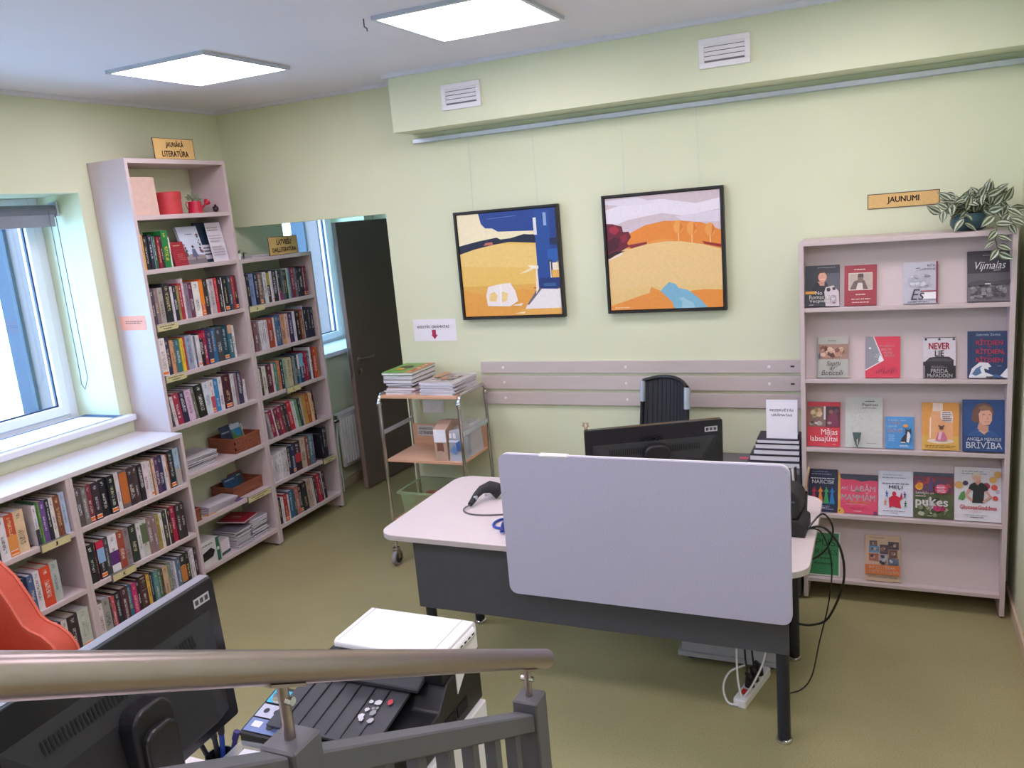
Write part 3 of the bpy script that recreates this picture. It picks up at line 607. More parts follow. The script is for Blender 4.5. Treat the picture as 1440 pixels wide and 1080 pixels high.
def leaf_mesh(name, L, Wd, d='leafd', s='leafs', droop=.3):
    xs = [0, .15, .35, .6, .82, 1.0]; ws = [.08, .7, 1.0, .85, .45, .02]; rows_ = []
    vs = []; fs = []; ms = []
    cols = [-1, -.68, -.28, 0, .28, .68, 1]
    for x, w in zip(xs, ws):
        for c in cols: vs.append((x * L, c * w * Wd / 2, abs(c) * .12 * Wd - droop * L * x * x))
    n = len(cols)
    for i_ in range(len(xs) - 1):
        for j in range(n - 1):
            fs.append((i_*n + j, i_*n + j + 1, (i_+1)*n + j + 1, (i_+1)*n + j)); ms.append(1 if j in (1, 4) else 0)
    me = bpy.data.meshes.new(name); me.from_pydata(vs, [], fs); me.materials.append(M[d]); me.materials.append(M[s]); me.polygons.foreach_set('material_index', ms)
    me.polygons.foreach_set('use_smooth', [True] * len(fs)); me.update(); return me
LM = leaf_mesh('leaf', .07, .04, droop=.2); LV = leaf_mesh('leaf', .04, .024, droop=.2); LS = leaf_mesh('leaf', .034, .018, 'stem', 'leafs')
def leaf(parent, me, p, yaw, pitch, roll=0, sc=1):
    q = bpy.data.objects.new('leaf', me); COL.objects.link(q); q.parent = parent; q.location = p; q.rotation_euler = (roll, pitch, yaw); q.scale = (sc,) * 3
def facing(parent, me, p, d, nrm, sc):
    x = Vector(d).normalized(); n = Vector(nrm); n = (n - x * n.dot(x)).normalized(); y = n.cross(x)
    q = bpy.data.objects.new('leaf', me); COL.objects.link(q); q.parent = parent
    q.matrix_local = Matrix.Translation(p) @ Matrix(((x.x, y.x, n.x), (x.y, y.y, n.y), (x.z, y.z, n.z))).to_4x4() @ Matrix.Scale(sc, 4)
for k in range(12):
    a = k * 2.4; facing(o, LV, (math.cos(a) * .012, math.sin(a) * .02 - .006, .076 + .01 * (k % 3)), (math.cos(a) * .5, math.sin(a), .25 + .3 * (k % 3)), (1.0, -.4 + .5 * math.sin(k * 1.7), .6 * math.cos(k)), .85 + .2 * (k % 2))
o = thing('figurine', 'tiny dark round figurine at the right end of the top shelf', 'figurine', (.19, -.338, TZ[0]))
MB().lathe([(.01, 0), (.012, .004), (.004, .008), (.016, .014), (.019, .026), (.014, .038), (.006, .044), (.007, .05), (.002, .053)], 16).build('body', mat('dark_bronze', '3a2c34', .35, metal=.4), o, smooth=True)
MB().tube([(0, -.016, .03), (0, -.026, .036)], .003, 6).build('beak', mat('dark_bronze', '3a2c34'), o)

# second shelf: covers facing out
def standing(name, label, cat, y, z, x, w, h, t, tilt, hexc, pr, page=True):
    """a thin thing standing face to +x, leaning back"""
    r = thing(name, label, cat, (x, y, z)); r.rotation_euler = (0, R(-tilt), 0)
    MB().box(-t, 0, -w / 2, w / 2, 0, h).build('cover', ink(hexc), r)
    if page: MB().box(-t + .001, -.001, -w / 2 + .001, w / 2 + .0006, .002, h - .002).build('page_block', M['pages'], r)
    pr.build('cover_print', r, lambda yy, zz, d: (d, yy, zz)); return r
P = Print().rows(-.03, .03, .118, .128, 1, 'e0c8a0', 3).rows(-.02, .04, .03, .075, 4, 'c86a60', 5)
standing('booklet', 'red booklet facing out on the second tall shelf', 'booklet', -.75, TZ[1], .255, .105, .145, .006, 12, '9c2236', P)
P = Print().rect(-.082, .082, .0, .232, 'c9d0e4').rect(-.082, .082, 0, .05, '7a7078').poly([(-.082, .05), (-.03, .065), (.03, .058), (.082, .05), (.082, .03), (-.082, .03)], '9a8c8c').rows(-.03, .05, .18, .192, 1, '5a607a', 2)
P.poly([(-.012, .095), (.012, .095), (.024, .045), (-.024, .045)], '5a6484').circ(0, .108, .009, '2a2430').rect(-.004, .004, .02, .045, '4a4450').blots(.04, .08, .05, .2, 16, ['6a3a4a', '4a5a4a', '8a5a6a'], .012, 3).blots(-.08, -.05, .04, .14, 10, ['6a3a4a', '4a5a4a'], .012, 4)
standing('book', 'pale cover with a small blue-dressed figure on the second tall shelf', 'book', -.615, TZ[1], .245, .165, .235, .018, 14, 'c9d0e4', P)
P = Print().rect(-.05, .05, .02, .11, 'd8d8e2').rows(-.03, .04, .04, .1, 3, '2c3040', 6).rect(-.06, .06, .13, .24, '24384c')
standing('folder', 'dark blue folder with a white panel behind the paper calendar', 'folder', -.455, TZ[1], .19, .13, .25, .012, 8, '22344c', P, False)
P = Print().rows(-.06, .055, .19, .22, 2, '9a8890', 6).rows(-.06, .05, .12, .17, 3, 'b8aab4', 7).rows(-.06, .055, .03, .1, 4, 'b4a8b0', 8)
standing('calendar', 'white printed paper calendar at the right end of the second tall shelf', 'calendar', -.40, TZ[1], .235, .13, .245, .004, 9, 'dcd8e2', P, False)

# wicker baskets
def basket(label, x, y, z, dx, dy, h):
    o = thing('wicker_basket', label, 'basket', (x, y, z)); n = max(4, int(h / .016)); st = h / n
    MB().box(-dx, dx, -dy, dy, .001, .006).build('base', M['wicker'], o)
    for k in range(n):
        mb = MB(); off = .002 if k % 2 else 0; t = .007; z0 = k * st + .001; z1 = z0 + st * .92
        for j in range(int(dy * 2 / .03)):
            a = -dy + j * 2 * dy / int(dy * 2 / .03); b = a + 2 * dy / int(dy * 2 / .03); q = off if j % 2 else .002 - off
            mb.box(dx - t + q, dx + q, a, b, z0, z1); mb.box(-dx + q, -dx + t + q, a, b, z0, z1)
        for j in range(max(2, int(dx * 2 / .03))):
            nn = max(2, int(dx * 2 / .03)); a = -dx + j * 2 * dx / nn; b = a + 2 * dx / nn; q = off if j % 2 else .002 - off
            mb.box(a, b, dy - t + q, dy + q, z0, z1); mb.box(a, b, -dy - q, -dy + t - q, z0, z1)
        mb.build('weave_strand', M['wicker'], o)
    MB().tube([(dx, -dy, h), (dx, dy, h), (-dx, dy, h), (-dx, -dy, h)], .006, 8, closed=True).build('rim', M['wicker'], o, smooth=True)
    return o
basket('wicker basket holding leaflets on the sixth shelf of the tall bookcase', .15, -.45, TZ[5], .11, .118, .095)
basket('shallow wicker basket at the back of the seventh tall shelf', .13, -.47, TZ[6], .09, .14, .075)
basket('small wicker basket at the left end of the seventh tall shelf', .225, -1.0, TZ[6], .05, .048, .075)
for k, (y, c, lab, h) in enumerate(((-.545, '2c3450', 'navy leaflet in the upper wicker basket', .165), (-.50, 'd6d2d8', 'white leaflet in the upper wicker basket', .16), (-.455, '4c8a86', 'green and blue leaflet in the upper wicker basket', .158), (-.41, 'c8c8c4', 'pale leaflet at the front of the upper wicker basket', .14))):
    P = Print()
    if k == 2: P.rect(-.045, .045, .06, .1, '4f7f3c').circ(.01, .1, .03, '2f7fb4').rect(-.045, .045, .125, .158, 'b8c4d4')
    elif k == 1: P.rows(-.04, .04, .05, .14, 5, '8a869a', 5)
    else: P.rows(-.04, .04, .11, .13, 1, '9aa0b8', 3)
    standing('leaflet', lab, 'leaflet', y + .042, TZ[5] + .008, .17 - .02 * (k % 2), .1, h, .003, 16, c, P, False)
for k, (y, c, lab) in enumerate(((-.52, '24456c', 'blue booklet in the shallow wicker basket'), (-.45, '2a4a44', 'dark green booklet in the shallow wicker basket'), (-.42, '8c2038', 'red booklet in the shallow wicker basket'))):
    P = Print().rows(-.05, .05, .09, .11, 1, 'a8b4c0', 3 + k)
    standing('booklet', lab, 'booklet', y + .005, TZ[6] + .008, .15 - .022 * k, .13, .118, .004, 20, c, P, False)
# magazines, sleeves and small things lying flat
def flat(name, label, cat, x, y, z, dx, dy, t, rz_, hexc, pr=None, group=None, mats=None):
    r = thing(name, label, cat, (x, y, z), R(rz_), group)
    MB().box(-dx, dx, -dy, dy, t * .82, t).box(-dx, dx, -dy, dy, 0, t * .12).build('cover', ink(hexc), r)
    MB().box(-dx + .001, dx - .0015, -dy + .0015, dy - .0015, t * .12, t * .82).build('page_block', mats or M['pagesw'], r)
    if pr: pr.build('cover_print', r, lambda xx, yy, d: (xx, yy, t + d), base=.0004)
    return r
z = TZ[5]
for k in range(9):
    t = random.uniform(.006, .012)
    flat('magazine', 'magazine lying %s in the pile on the sixth tall shelf' % ('topmost' if k == 8 else ORD[k] + ' from the bottom'), 'magazine', .15 + random.uniform(-.01, .01), -.88 + random.uniform(-.01, .015) + .0, z, .105, .15 if k > 3 else .14, t, random.uniform(-5, 5), random.choice(['b8b2b8', '8a828c', 'c4bec4', '5a4a5a', '9a8a94']),
         Print().rows(-.08, .08, -.1, .1, 6, 'b4aab8', k).poly([(-.02, .0), (.0, .02), (.005, .03), (-.01, .02)], '3a3040') if k == 8 else None, 'magazines on the sixth tall shelf'); z += t + .0004
z = TZ[5]
flat('magazine', 'single magazine with a purple photograph at the front of the sixth tall shelf', 'magazine', .215, -.985, z + .0005 + 0, .06, .06, .005, 20, 'd8d0d8', Print().rect(-.03, .04, -.045, .03, '7a4a6a')) if False else None
z = TZ[6]
for k in range(5):
    flat('plastic_sleeve', 'clear plastic sleeve of papers lying %s on the seventh tall shelf' % ('topmost' if k == 4 else ORD[k] + ' from the bottom'), 'sleeve', .185 + .004 * k, -.77 + .005 * k, z, .075, .12, .009, 4 - 2 * k, 'd0c8d0', None, 'plastic sleeves on the seventh tall shelf', M['sleeve']); z += .0094
o = tag(MB().prism([(-.02, -.045), (.02, -.03), (.025, .03), (0, .05), (-.02, .03)], 'z', 0, .002).build('paper_leaf', ink('d8903c')), 'orange paper leaf at the front of the seventh tall shelf', 'paper'); o.location = (.252, -.86, TZ[6])
o = tag(MB().prism(rrect(-.02, .02, -.03, .03, .008), 'z', 0, .004).build('card', ink('6a5a8c')), 'purple card lying beside the plastic sleeves', 'card'); o.location = (.245, -.60, TZ[6])
o = thing('card_holder', 'black cased gadget leaning at the left of the seventh tall shelf', 'gadget', (.15, -.985, TZ[6])); o.rotation_euler = (0, R(-35), R(-12))
MB().prism(rrect(-.05, .06, 0, .15, .02), 'x', -.012, 0).build('case', M['black'], o, bev=.002); MB().prism(rrect(-.04, .05, .012, .138, .015), 'x', 0, .001).build('screen', M['dgrey'], o)
# bottom shelf
o = thing('product_box', 'white and green carton with a black shape, lowest tall shelf', 'box', (.19, -.94, TZ[7]), R(0))
MB().box(-.07, .075, -.10, .10, 0, .155).build('carton', ink('d6d2d4'), o, bev=.001)
Print().poly([(-.085, .03), (.04, .045), (.06, .08), (.03, .105), (-.05, .085), (-.085, .075)], '17181c').rows(-.08, .05, .125, .14, 1, '5a6a5a', 4).rect(.072, .1, 0, .155, '2a6a52').rect(.076, .096, .07, .09, 'c8d8d0').build('carton_print', o, lambda yy, zz, d: (.075 + d, yy, zz))
o = thing('product_box', 'small white box with a green base edge on the lowest tall shelf', 'box', (.2, -.765, TZ[7]), R(8))
MB().box(-.03, .035, -.045, .045, 0, .095).build('carton', ink('dcd4da'), o, bev=.001); Print().rect(-.045, .045, 0, .02, '3a5a52').build('carton_print', o, lambda yy, zz, d: (.035 + d, yy, zz))
for s, (y, n) in enumerate(((-.62, 9), (-.46, 11))):
    z = TZ[7]
    for k in range(n):
        flat('booklet', 'white booklet, %s from the bottom of the %s pile on the lowest tall shelf' % (ORD[k], ('left', 'right')[s]), 'booklet',   .165 + random.uniform(-.012, .012), y + random.uniform(-.006, .006), z, .1, .072, .0125, random.uniform(-4, 4), random.choice(['8f8894', '7c7684', 'a29aa4']), None, 'white booklets in two piles'); z += .0129
flat('book', 'red book lying across the top of the booklet piles', 'book', .15, -.535, TZ[7] + 11 * .0129 + .002, .1, .09, .012, 12, 'a4243c', Print().rows(-.05, .06, -.02, .02, 1, 'd8b0b0', 2))
# on top of the shorter bookcase
o = thing('potted_plant', 'tiny plant in a white pot on the shorter bookcase', 'plant', (.24, -.255, 1.954))
MB().lathe([(.016, 0), (.02, .04), (.018, .04), (.017, .036)], 16).build('pot', M['wplast'], o, smooth=True)
for k in range(12): leaf(o, LS, (math.cos(k) * .006, math.sin(k) * .006, .038), k * 2.1, R(-70 + 12 * (k % 5)), 0, .9)
o = thing('wire_stand', 'small dark wire ornament beside the tiny plant', 'ornament', (.24, -.205, 1.954))
for k in range(4): MB().tube([(0, 0, 0), (.0, .004 * (k - 1.5), .03), (.008 * (k % 2), .012 * (k - 1.5), .05 - .006 * abs(k - 1.5)), (.008 * (k % 2), .017 * (k - 1.5), .035)], .0018, 6).build('wire', M['black'], o)
for k in range(3): flat('paper_sheaf', 'flat papers on the shorter bookcase, %s in the pile' % ('lowest', 'middle', 'topmost')[k], 'papers', .16, -.02 + .02 * k, 1.954 + .0055 * k, .1, .14, .005, 6 - 6 * k, ['d4ccd0', '4a3c40', 'd8d4d8'][k])

# ================================================================== DISPLAY RACK
XR0, XR1, DR = 3.699, 4.606, .2855
BZ = [1.5254, 1.1735, .8218, .4752, .1214]; HR = 1.845; TILT = 15
rk = thing('display_rack', 'beige display rack with five tilted compartments in the right corner', 'bookcase', ((XR0 + XR1) / 2, -DR / 2, 0)); g = tuple(rk.location)
for a, b in ((XR0, XR0 + .022), (XR1 - .022, XR1)): MB().box(a, b, -DR, -.012, .012, HR).build('side_panel', M['shelf'], rk, g, bev=.0015)
MB().box(XR0 + .022, XR1 - .022, -DR, -.012, HR - .022, HR).build('top_board', M['shelf'], rk, g, bev=.0015)
for z in BZ:
    MB().box(XR0 + .022, XR1 - .022, -DR + .001, -.02, z - .02, z).build('shelf_board', M['shelf'], rk, g, bev=.0015)
    y0 = -.247; hgt = .318; y1 = y0 + hgt * math.tan(R(TILT))
    MB().add([(XR0 + .022, y0, z), (XR1 - .022, y0, z), (XR1 - .022, y1, z + hgt), (XR0 + .022, y1, z + hgt), (XR0 + .022, y0 + .012, z), (XR1 - .022, y0 + .012, z), (XR1 - .022, y1 + .012, z + hgt), (XR0 + .022, y1 + .012, z + hgt)],
             [(0,1,2,3),(7,6,5,4),(0,4,5,1),(1,5,6,2),(2,6,7,3),(3,7,4,0)]).build('tilted_panel', M['shelf'], rk, g)
for x in (XR0 + .011, XR1 - .011): MB().lathe([(.012, 0), (.012, .012)], 10, (x, -DR + .03, 0)).build('foot', M['dgrey'], rk, g)

def face_book(x0, x1, h, b, t, hexc, label, pr, spine=None):
    w = x1 - x0; r = thing('book', label, 'book', ((x0 + x1) / 2, -.248, BZ[b] + .0005), group='books facing out on the display rack'); r.rotation_euler = (R(-TILT), 0, 0)
    hw = w / 2; c = .0016
    MB().box(-hw, hw, -t, -t + c, 0, h).box(-hw, hw, -c - .0004, -.0004, 0, h).box(-hw, -hw + c, -t + c, -c, 0, h).build('cover', ink(spine or hexc), r)
    MB().box(-hw + c, hw - .002, -t + c, -c - .0004, .002, h - .002).build('page_block', M['pagesw'], r)
    q = Print(); q.rect(-hw, hw, 0, h, hexc); q.items += [([(x - hw, z) for x, z in vs], fs, col) for vs, fs, col in pr(w, h).items]
    q.build('cover_print', r, lambda x, z, d: (x, -t - d, z)); return r
def A(w, h):
    P = Print().rect(0, w, 0, h, '33353f').rect(w * .55, w, h * .35, h * .8, '565862').poly([(.2*w, .42*h), (.3*w, .58*h), (.62*w, .58*h), (.72*w, .4*h), (.6*w, .3*h), (.2*w, .3*h)], '20222c')
    P.poly([(.36*w, .6*h), (.44*w, .5*h), (.56*w, .5*h), (.56*w, .62*h)], 'c08a78').circ(.5*w, .71*h, .125*w, 'd39c86', .12*h).poly([(.37*w, .75*h), (.39*w, .86*h), (.5*w, .9*h), (.62*w, .86*h), (.64*w, .75*h), (.58*w, .82*h), (.42*w, .81*h)], '43342e').rect(.44*w, .56*w, .655*h, .665*h, 'f0e4e0')
    P.poly([(.6*w, .0), (w, .0), (.98*w, .35*h), (.82*w, .5*h), (.6*w, .46*h), (.56*w, .35*h)], 'c9bcc0').circ(.68*w, .4*h, .06*w, '2a2428').circ(.84*w, .42*h, .05*w, '3a3036').blots(.62*w, .97*w, .02*h, .3*h, 8, ['8a5a60', 'e0d8dc', '9a90a0'], .02, 3)
    P.rows(.35*w, .9*w, .92*h, .96*h, 1, '8a8c98', 4).rect(0, .3*w, .3*h, .37*h, 'd79a4a').text('No', .3*w, .5*w, .28*h, .37*h, 'f0ece8').text('Romas līdz', .12*w, .82*w, .18*h, .28*h, 'f0ece8').text('Vecpiebalgai', .12*w, .9*w, .07*h, .17*h, 'f0ece8').rows(.12*w, .3*w, .02*h, .05*h, 1, 'd8d4d0'); return P
def B(w, h):
    P = Print().rect(.13*w, .87*w, .38*h, .81*h, 'd8cabf').rect(.15*w, .85*w, .4*h, .79*h, 'b8a69c').poly([(.17*w, .4*h), (.3*w, .6*h), (.45*w, .64*h), (.62*w, .62*h), (.74*w, .4*h)], '6a5a56').poly([(.36*w, .4*h), (.42*w, .56*h), (.56*w, .56*h), (.58*w, .4*h)], 'd4c8c0').circ(.5*w, .68*h, .09*w, '7a655c', .1*h)
    P.poly([(.41*w, .7*h), (.43*w, .79*h), (.58*w, .79*h), (.6*w, .7*h)], '4a3e3c').rows(.28*w, .78*w, .86*h, .92*h, 1, 'e0c0bc', 2).rows(.35*w, .7*w, .24*h, .3*h, 1, 'e0c0bc', 3).rows(.2*w, .95*w, .13*h, .18*h, 1, 'e0c0bc', 5).rows(.22*w, .9*w, .05*h, .1*h, 1, 'e0c0bc', 6); return P
def C_(w, h):
    P = Print().rect(0, w, 0, h, 'b9b8c4').blots(.05*w, .9*w, .3*h, .8*h, 40, ['c8c8d2', 'a9a8b6', 'b2b0be'], .022, 5).poly([(.3*w, .62*h), (.42*w, .58*h), (.44*w, .6*h), (.33*w, .65*h)], '8a8896').poly([(.62*w, .66*h), (.78*w, .63*h), (.8*w, .66*h), (.64*w, .7*h)], '8a8896').poly([(.6*w, .42*h), (.74*w, .4*h), (.72*w, .44*h)], '8c8a98')
    P.rect(.55*w, .95*w, .1*h, .27*h, 'e6e4ea').text('Es', .22*w, .62*w, .08*h, .34*h, '3a3440', 0, .3).rows(.1*w, .9*w, .01*h, .05*h, 1, '4a4450', 5).text('RITA', .7*w, .93*w, .88*h, .93*h, '3a3844').text('LAŠMANE', .48*w, .93*w, .8*h, .85*h, '3a3844').poly([(.32*w, .84*h), (.46*w, .86*h), (.52*w, .89*h), (.44*w, .83*h)], '5a5866').rect(.95*w, w, 0, h, '7c1f3c').rect(.5*w, .95*w, .27*h, .3*h, '8c2c48'); return P
def D_(w, h):
    P = Print().rect(0, w, .5*h, h, '3a383e').rect(0, w, .36*h, .56*h, '5c585e').rect(0, w, 0, .38*h, '6f6a70').blots(.02*w, .98*w, .02*h, .42*h, 70, ['7f7a80', '58545a', '938d92', '4a464c'], .014, 8).poly([(0, .36*h), (.3*w, .42*h), (.6*w, .38*h), (w, .42*h), (w, .34*h), (0, .3*h)], '4c484e')
    P.text('Vijmalas', .18*w, .88*w, .58*h, .78*h, 'd8d4d8', 0, .35).rows(.6*w, .82*w, .58*h, .62*h, 1, 'b8b4b8').rows(.35*w, .6*w, .88*h, .92*h, 1, '8a868c').rows(.4*w, .58*w, .31*h, .36*h, 1, 'e8e4e8').rows(.42*w, .6*w, .02*h, .05*h, 1, '3a363c'); return P
def E_(w, h):
    P = Print().rect(.06*w, w, .45*h, .82*h, '9c7a6c').blots(.07*w, .99*w, .46*h, .81*h, 34, ['c49a84', '7a4e42', 'b88672', '5a3a34', 'd2b29c'], .018, 4).rect(.06*w, .12*w, .46*h, .58*h, '4a5878').rect(0, .05*w, 0, h, '86867e')
    P.rows(.35*w, .7*w, .88*h, .92*h, 1, '5a5850').text('Sapņi', .32*w, .78*w, .26*h, .4*h, '3c3834', 0, .3).text('ar', .42*w, .6*w, .19*h, .25*h, '3c3834', 0, .3).text('Boticelli', .16*w, .86*w, .06*h, .18*h, '3c3834', 0, .3); return P
def F_(w, h):
    P = Print().poly([(0, h), (.24*w, h), (.53*w, .43*h), (0, .19*h)], '8b8a93').circ(.13*w, .72*h, .03*w, 'f0f0f0').poly([(.22*w, h), (.25*w, h), (.54*w, .42*h), (.0, .17*h), (0, .2*h), (.5*w, .43*h)], 'dcd8dc').poly([(.36*w, .4*h), (.42*w, .55*h), (.52*w, .44*h), (.48*w, .39*h)], 'e8e8ec')
    for a in (100, 130, 160): P.poly([(.42*w, .48*h), (.42*w + .16*w*math.cos(R(a)), .48*h + .16*w*math.sin(R(a))), (.42*w + .16*w*math.cos(R(a+4)), .48*h + .16*w*math.sin(R(a+4)))], 'e8e8ec')
    for s, a, b, z in (('PUŠĶINA', .43, .85, .74), ('ZELTS', .45, .75, .66), ('MUMU', .53, .78, .58), ('SKOLA', .55, .86, .51)): P.text(s, a*w, b*w, z*h, (z+.055)*h, 'f0c8c8')
    for k in range(9): P.poly([(w*(.3+.07*k), h*(.1+.02*(k % 3))), (w*(.36+.07*k), h*(.2+.03*(k % 4))), (w*(.365+.07*k), h*(.2+.03*(k % 4))), (w*(.33+.07*k), h*(.1+.02*(k % 3)))], '8a2a54')
    return P
def G_(w, h):
    P = Print().rect(0, w, 0, h, 'cfc6ce').rect(0, w, 0, .4*h, '221f24').poly([(.06*w, .4*h), (.2*w, .5*h), (.45*w, .53*h), (.8*w, .52*h), (.97*w, .42*h), (.97*w, .33*h), (.06*w, .33*h)], '2a262c').poly([(.12*w, .44*h), (.3*w, .48*h), (.75*w, .48*h), (.9*w, .43*h), (.88*w, .41*h), (.14*w, .41*h)], '4a444c').rect(0, .06*w, .0, .3*h, '8a8088').rect(.94*w, w, .3*h, .42*h, 'cfc6ce')
    for x in (.08, .5, .94): P.poly([((x-.05)*w, .93*h), ((x+.05)*w, .93*h), (x*w, h)], '2a262c')
    P.rect(0, w, .985*h, h, '3a363c').text('NEVER', .17*w, .82*w, .7*h, .87*h, 'c0203c', .03).text('LIE', .36*w, .64*w, .53*h, .68*h, '3a3036', .03).rows(.25*w, .75*w, .24*h, .3*h, 2, '9a949a').text('FREIDA', .24*w, .77*w, .12*h, .22*h, 'dcd6dc', .02).text('McFADDEN', .13*w, .9*w, .01*h, .1*h, 'dcd6dc', .02); return P
def H_(w, h):
    P = Print().poly([(.03*w, .03*h), (.1*w, .2*h), (.3*w, .34*h), (.5*w, .32*h), (.58*w, .24*h), (.5*w, .22*h), (.52*w, .17*h), (.4*w, .2*h), (.42*w, .12*h), (.6*w, .06*h), (.8*w, .05*h), (.95*w, .2*h), (w, .22*h), (w, 0), (.03*w, 0)], 'd9d8de').poly([(.1*w, .08*h), (.2*w, .2*h), (.36*w, .27*h), (.3*w, .2*h), (.34*w, .1*h), (.2*w, .04*h)], '4a6a94').poly([(.5*w, 0), (.7*w, .08*h), (.85*w, .02*h), (.9*w, 0)], '3a5a88').rect(.45*w, .62*w, .0, .03*h, '5a4a40')
    P.text('Gabriela Zevina', .2*w, .8*w, .9*h, .95*h, 'c8d0dc')
    for z in (.7, .51, .33): P.text('RĪTDIEN', .2*w, .86*w, z*h, (z+.13)*h, 'd8405a', .03)
    P.text('UN', .48*w, .58*w, .65*h, .68*h, 'd8405a').text('UN', .48*w, .58*w, .46*h, .49*h, 'd8405a').rect(.87*w, .89*w, .5*h, .54*h, 'd8405a').rows(.72*w, .86*w, .24*h, .26*h, 1, 'a8b0c0'); return P
def I_(w, h):
    P = Print().rect(.02*w, .98*w, .44*h, .9*h, '8a6c64').blots(.03*w, .5*w, .6*h, .89*h, 26, ['c8a480', 'a8845c', '8a8a5c', 'd8c09c'], .018, 3).rect(.5*w, .56*w, .6*h, .9*h, 'd8ccd0').rect(.56*w, .98*w, .44*h, .9*h, '4a3440').poly([(.6*w, .44*h), (.62*w, .66*h), (.75*w, .8*h), (.9*w, .75*h), (.96*w, .44*h)], '7c3450').circ(.72*w, .78*h, .07*w, '8a5a54').circ(.88*w, .8*h, .07*w, '6a4a5a').blots(.03*w, .5*w, .45*h, .6*h, 12, ['d8d0cc', 'b8aca8', '5a4a4c'], .014, 9).circ(.68*w, .53*h, .07*w, 'a48a8c', .03*h)
    P.text('Mājas', .43*w, .92*w, .22*h, .4*h, 'f0e0e0', 0).text('labsajūtai', .1*w, .92*w, .08*h, .24*h, 'f0e0e0', 0).rows(.78*w, .92*w, .04*h, .06*h, 1, 'f0c0c0'); return P
def J_(w, h):
    P = Print(); rg = random.Random(4)
    for k in range(170):
        a = rg.uniform(0, 6.28); q = math.sqrt(rg.random()); x = .36 + .33 * q * math.cos(a); z = .52 + .27 * q * math.sin(a)
        if x > .02: P.poly([(x*w, z*h), ((x+.014)*w, (z+.003)*h), ((x+.008)*w, (z+.012)*h)], rg.choice(['8a8a88', 'a0a09e', '72726f']))
    P.poly([(.2*w, .3*h), (.44*w, .3*h), (.4*w, .14*h), (.35*w, .02*h), (.33*w, .0*h), (.3*w, .03*h), (.24*w, .14*h)], '4c5c5a').poly([(.31*w, .16*h), (.34*w, .18*h), (.345*w, .03*h), (.32*w, .08*h)], 'c8c8c6').text('Papiruss', .46*w, .88*w, .81*h, .88*h, '3a3a40').rows(.52*w, .88*w, .9*h, .94*h, 1, '55555a', 2).rows(.46*w, .88*w, .77*h, .8*h, 1, '6a6a6e', 3).rows(.58*w, .87*w, .08*h, .1*h, 1, '6a6a6e', 3); return P
def K_(w, h):
    P = Print().text('Kāpēc tavs', .1*w, .72*w, .85*h, .92*h, 'e8ecf4').text('KAĶIS', .1*w, .55*w, .76*h, .84*h, 'f0b8b0').text('domā,', .1*w, .42*w, .67*h, .74*h, 'e8ecf4').text('ka tu esi', .1*w, .6*w, .59*h, .66*h, 'e8ecf4').text('IDIOTS', .1*w, .6*w, .5*h, .58*h, 'f0b8b0').rows(.1*w, .35*w, .22*h, .45*h, 6, 'a8c8ec', 3).rows(.5*w, .86*w, .05*h, .13*h, 2, 'd8e4f4', 3).circ(.71*w, .72*h, .09*w, 'e8a04a', .05*h)
    P.poly([(.52*w, .2*h), (.58*w, .34*h), (.68*w, .45*h), (.86*w, .46*h), (.88*w, .3*h), (.78*w, .2*h)], '343440').poly([(.7*w, .44*h), (.7*w, .64*h), (.76*w, .6*h), (.84*w, .6*h), (.9*w, .65*h), (.9*w, .5*h), (.84*w, .44*h)], '343440').poly([(.74*w, .22*h), (.76*w, .46*h), (.79*w, .55*h), (.85*w, .5*h), (.88*w, .4*h), (.82*w, .2*h)], 'ecebf0').rect(.54*w, .7*w, .19*h, .22*h, 'ecebf0'); return P
def L_(w, h):
    P = Print().rect(0, w, 0, .3*h, 'd9aa52').poly([(.28*w, .9*h), (.56*w, .9*h), (.57*w, .82*h), (.7*w, .78*h), (.84*w, .66*h), (.84*w, .2*h), (.2*w, .2*h), (.2*w, .66*h), (.26*w, .8*h)], 'e6a878').rect(.29*w, .56*w, .82*h, .99*h, 'e8d2c4').circ(.5*w, .19*h, .36*w, 'ecd8c8', .05*h).poly([(.2*w, .24*h), (.24*w, .24*h), (.25*w, .7*h), (.21*w, .66*h)], 'f2d8c0')
    P.poly([(.5*w, .82*h), (.8*w, .82*h), (.84*w, .7*h), (.82*w, .58*h), (.56*w, .6*h), (.5*w, .7*h)], 'ead8d4').rows(.54*w, .82*w, .6*h, .81*h, 5, '6a5058', 3).poly([(.36*w, .2*h), (.44*w, .38*h), (.6*w, .38*h), (.68*w, .22*h), (.6*w, .19*h)], 'c8708c').poly([(.42*w, .22*h), (.46*w, .38*h), (.54*w, .38*h), (.5*w, .22*h)], 'e6b8c4').circ(.52*w, .47*h, .06*w, '5a3a34').circ(.46*w, .51*h, .025*w, '5a3a34').circ(.58*w, .51*h, .025*w, '5a3a34').rows(.08*w, .92*w, .04*h, .11*h, 2, '8a6a30', 4); return P
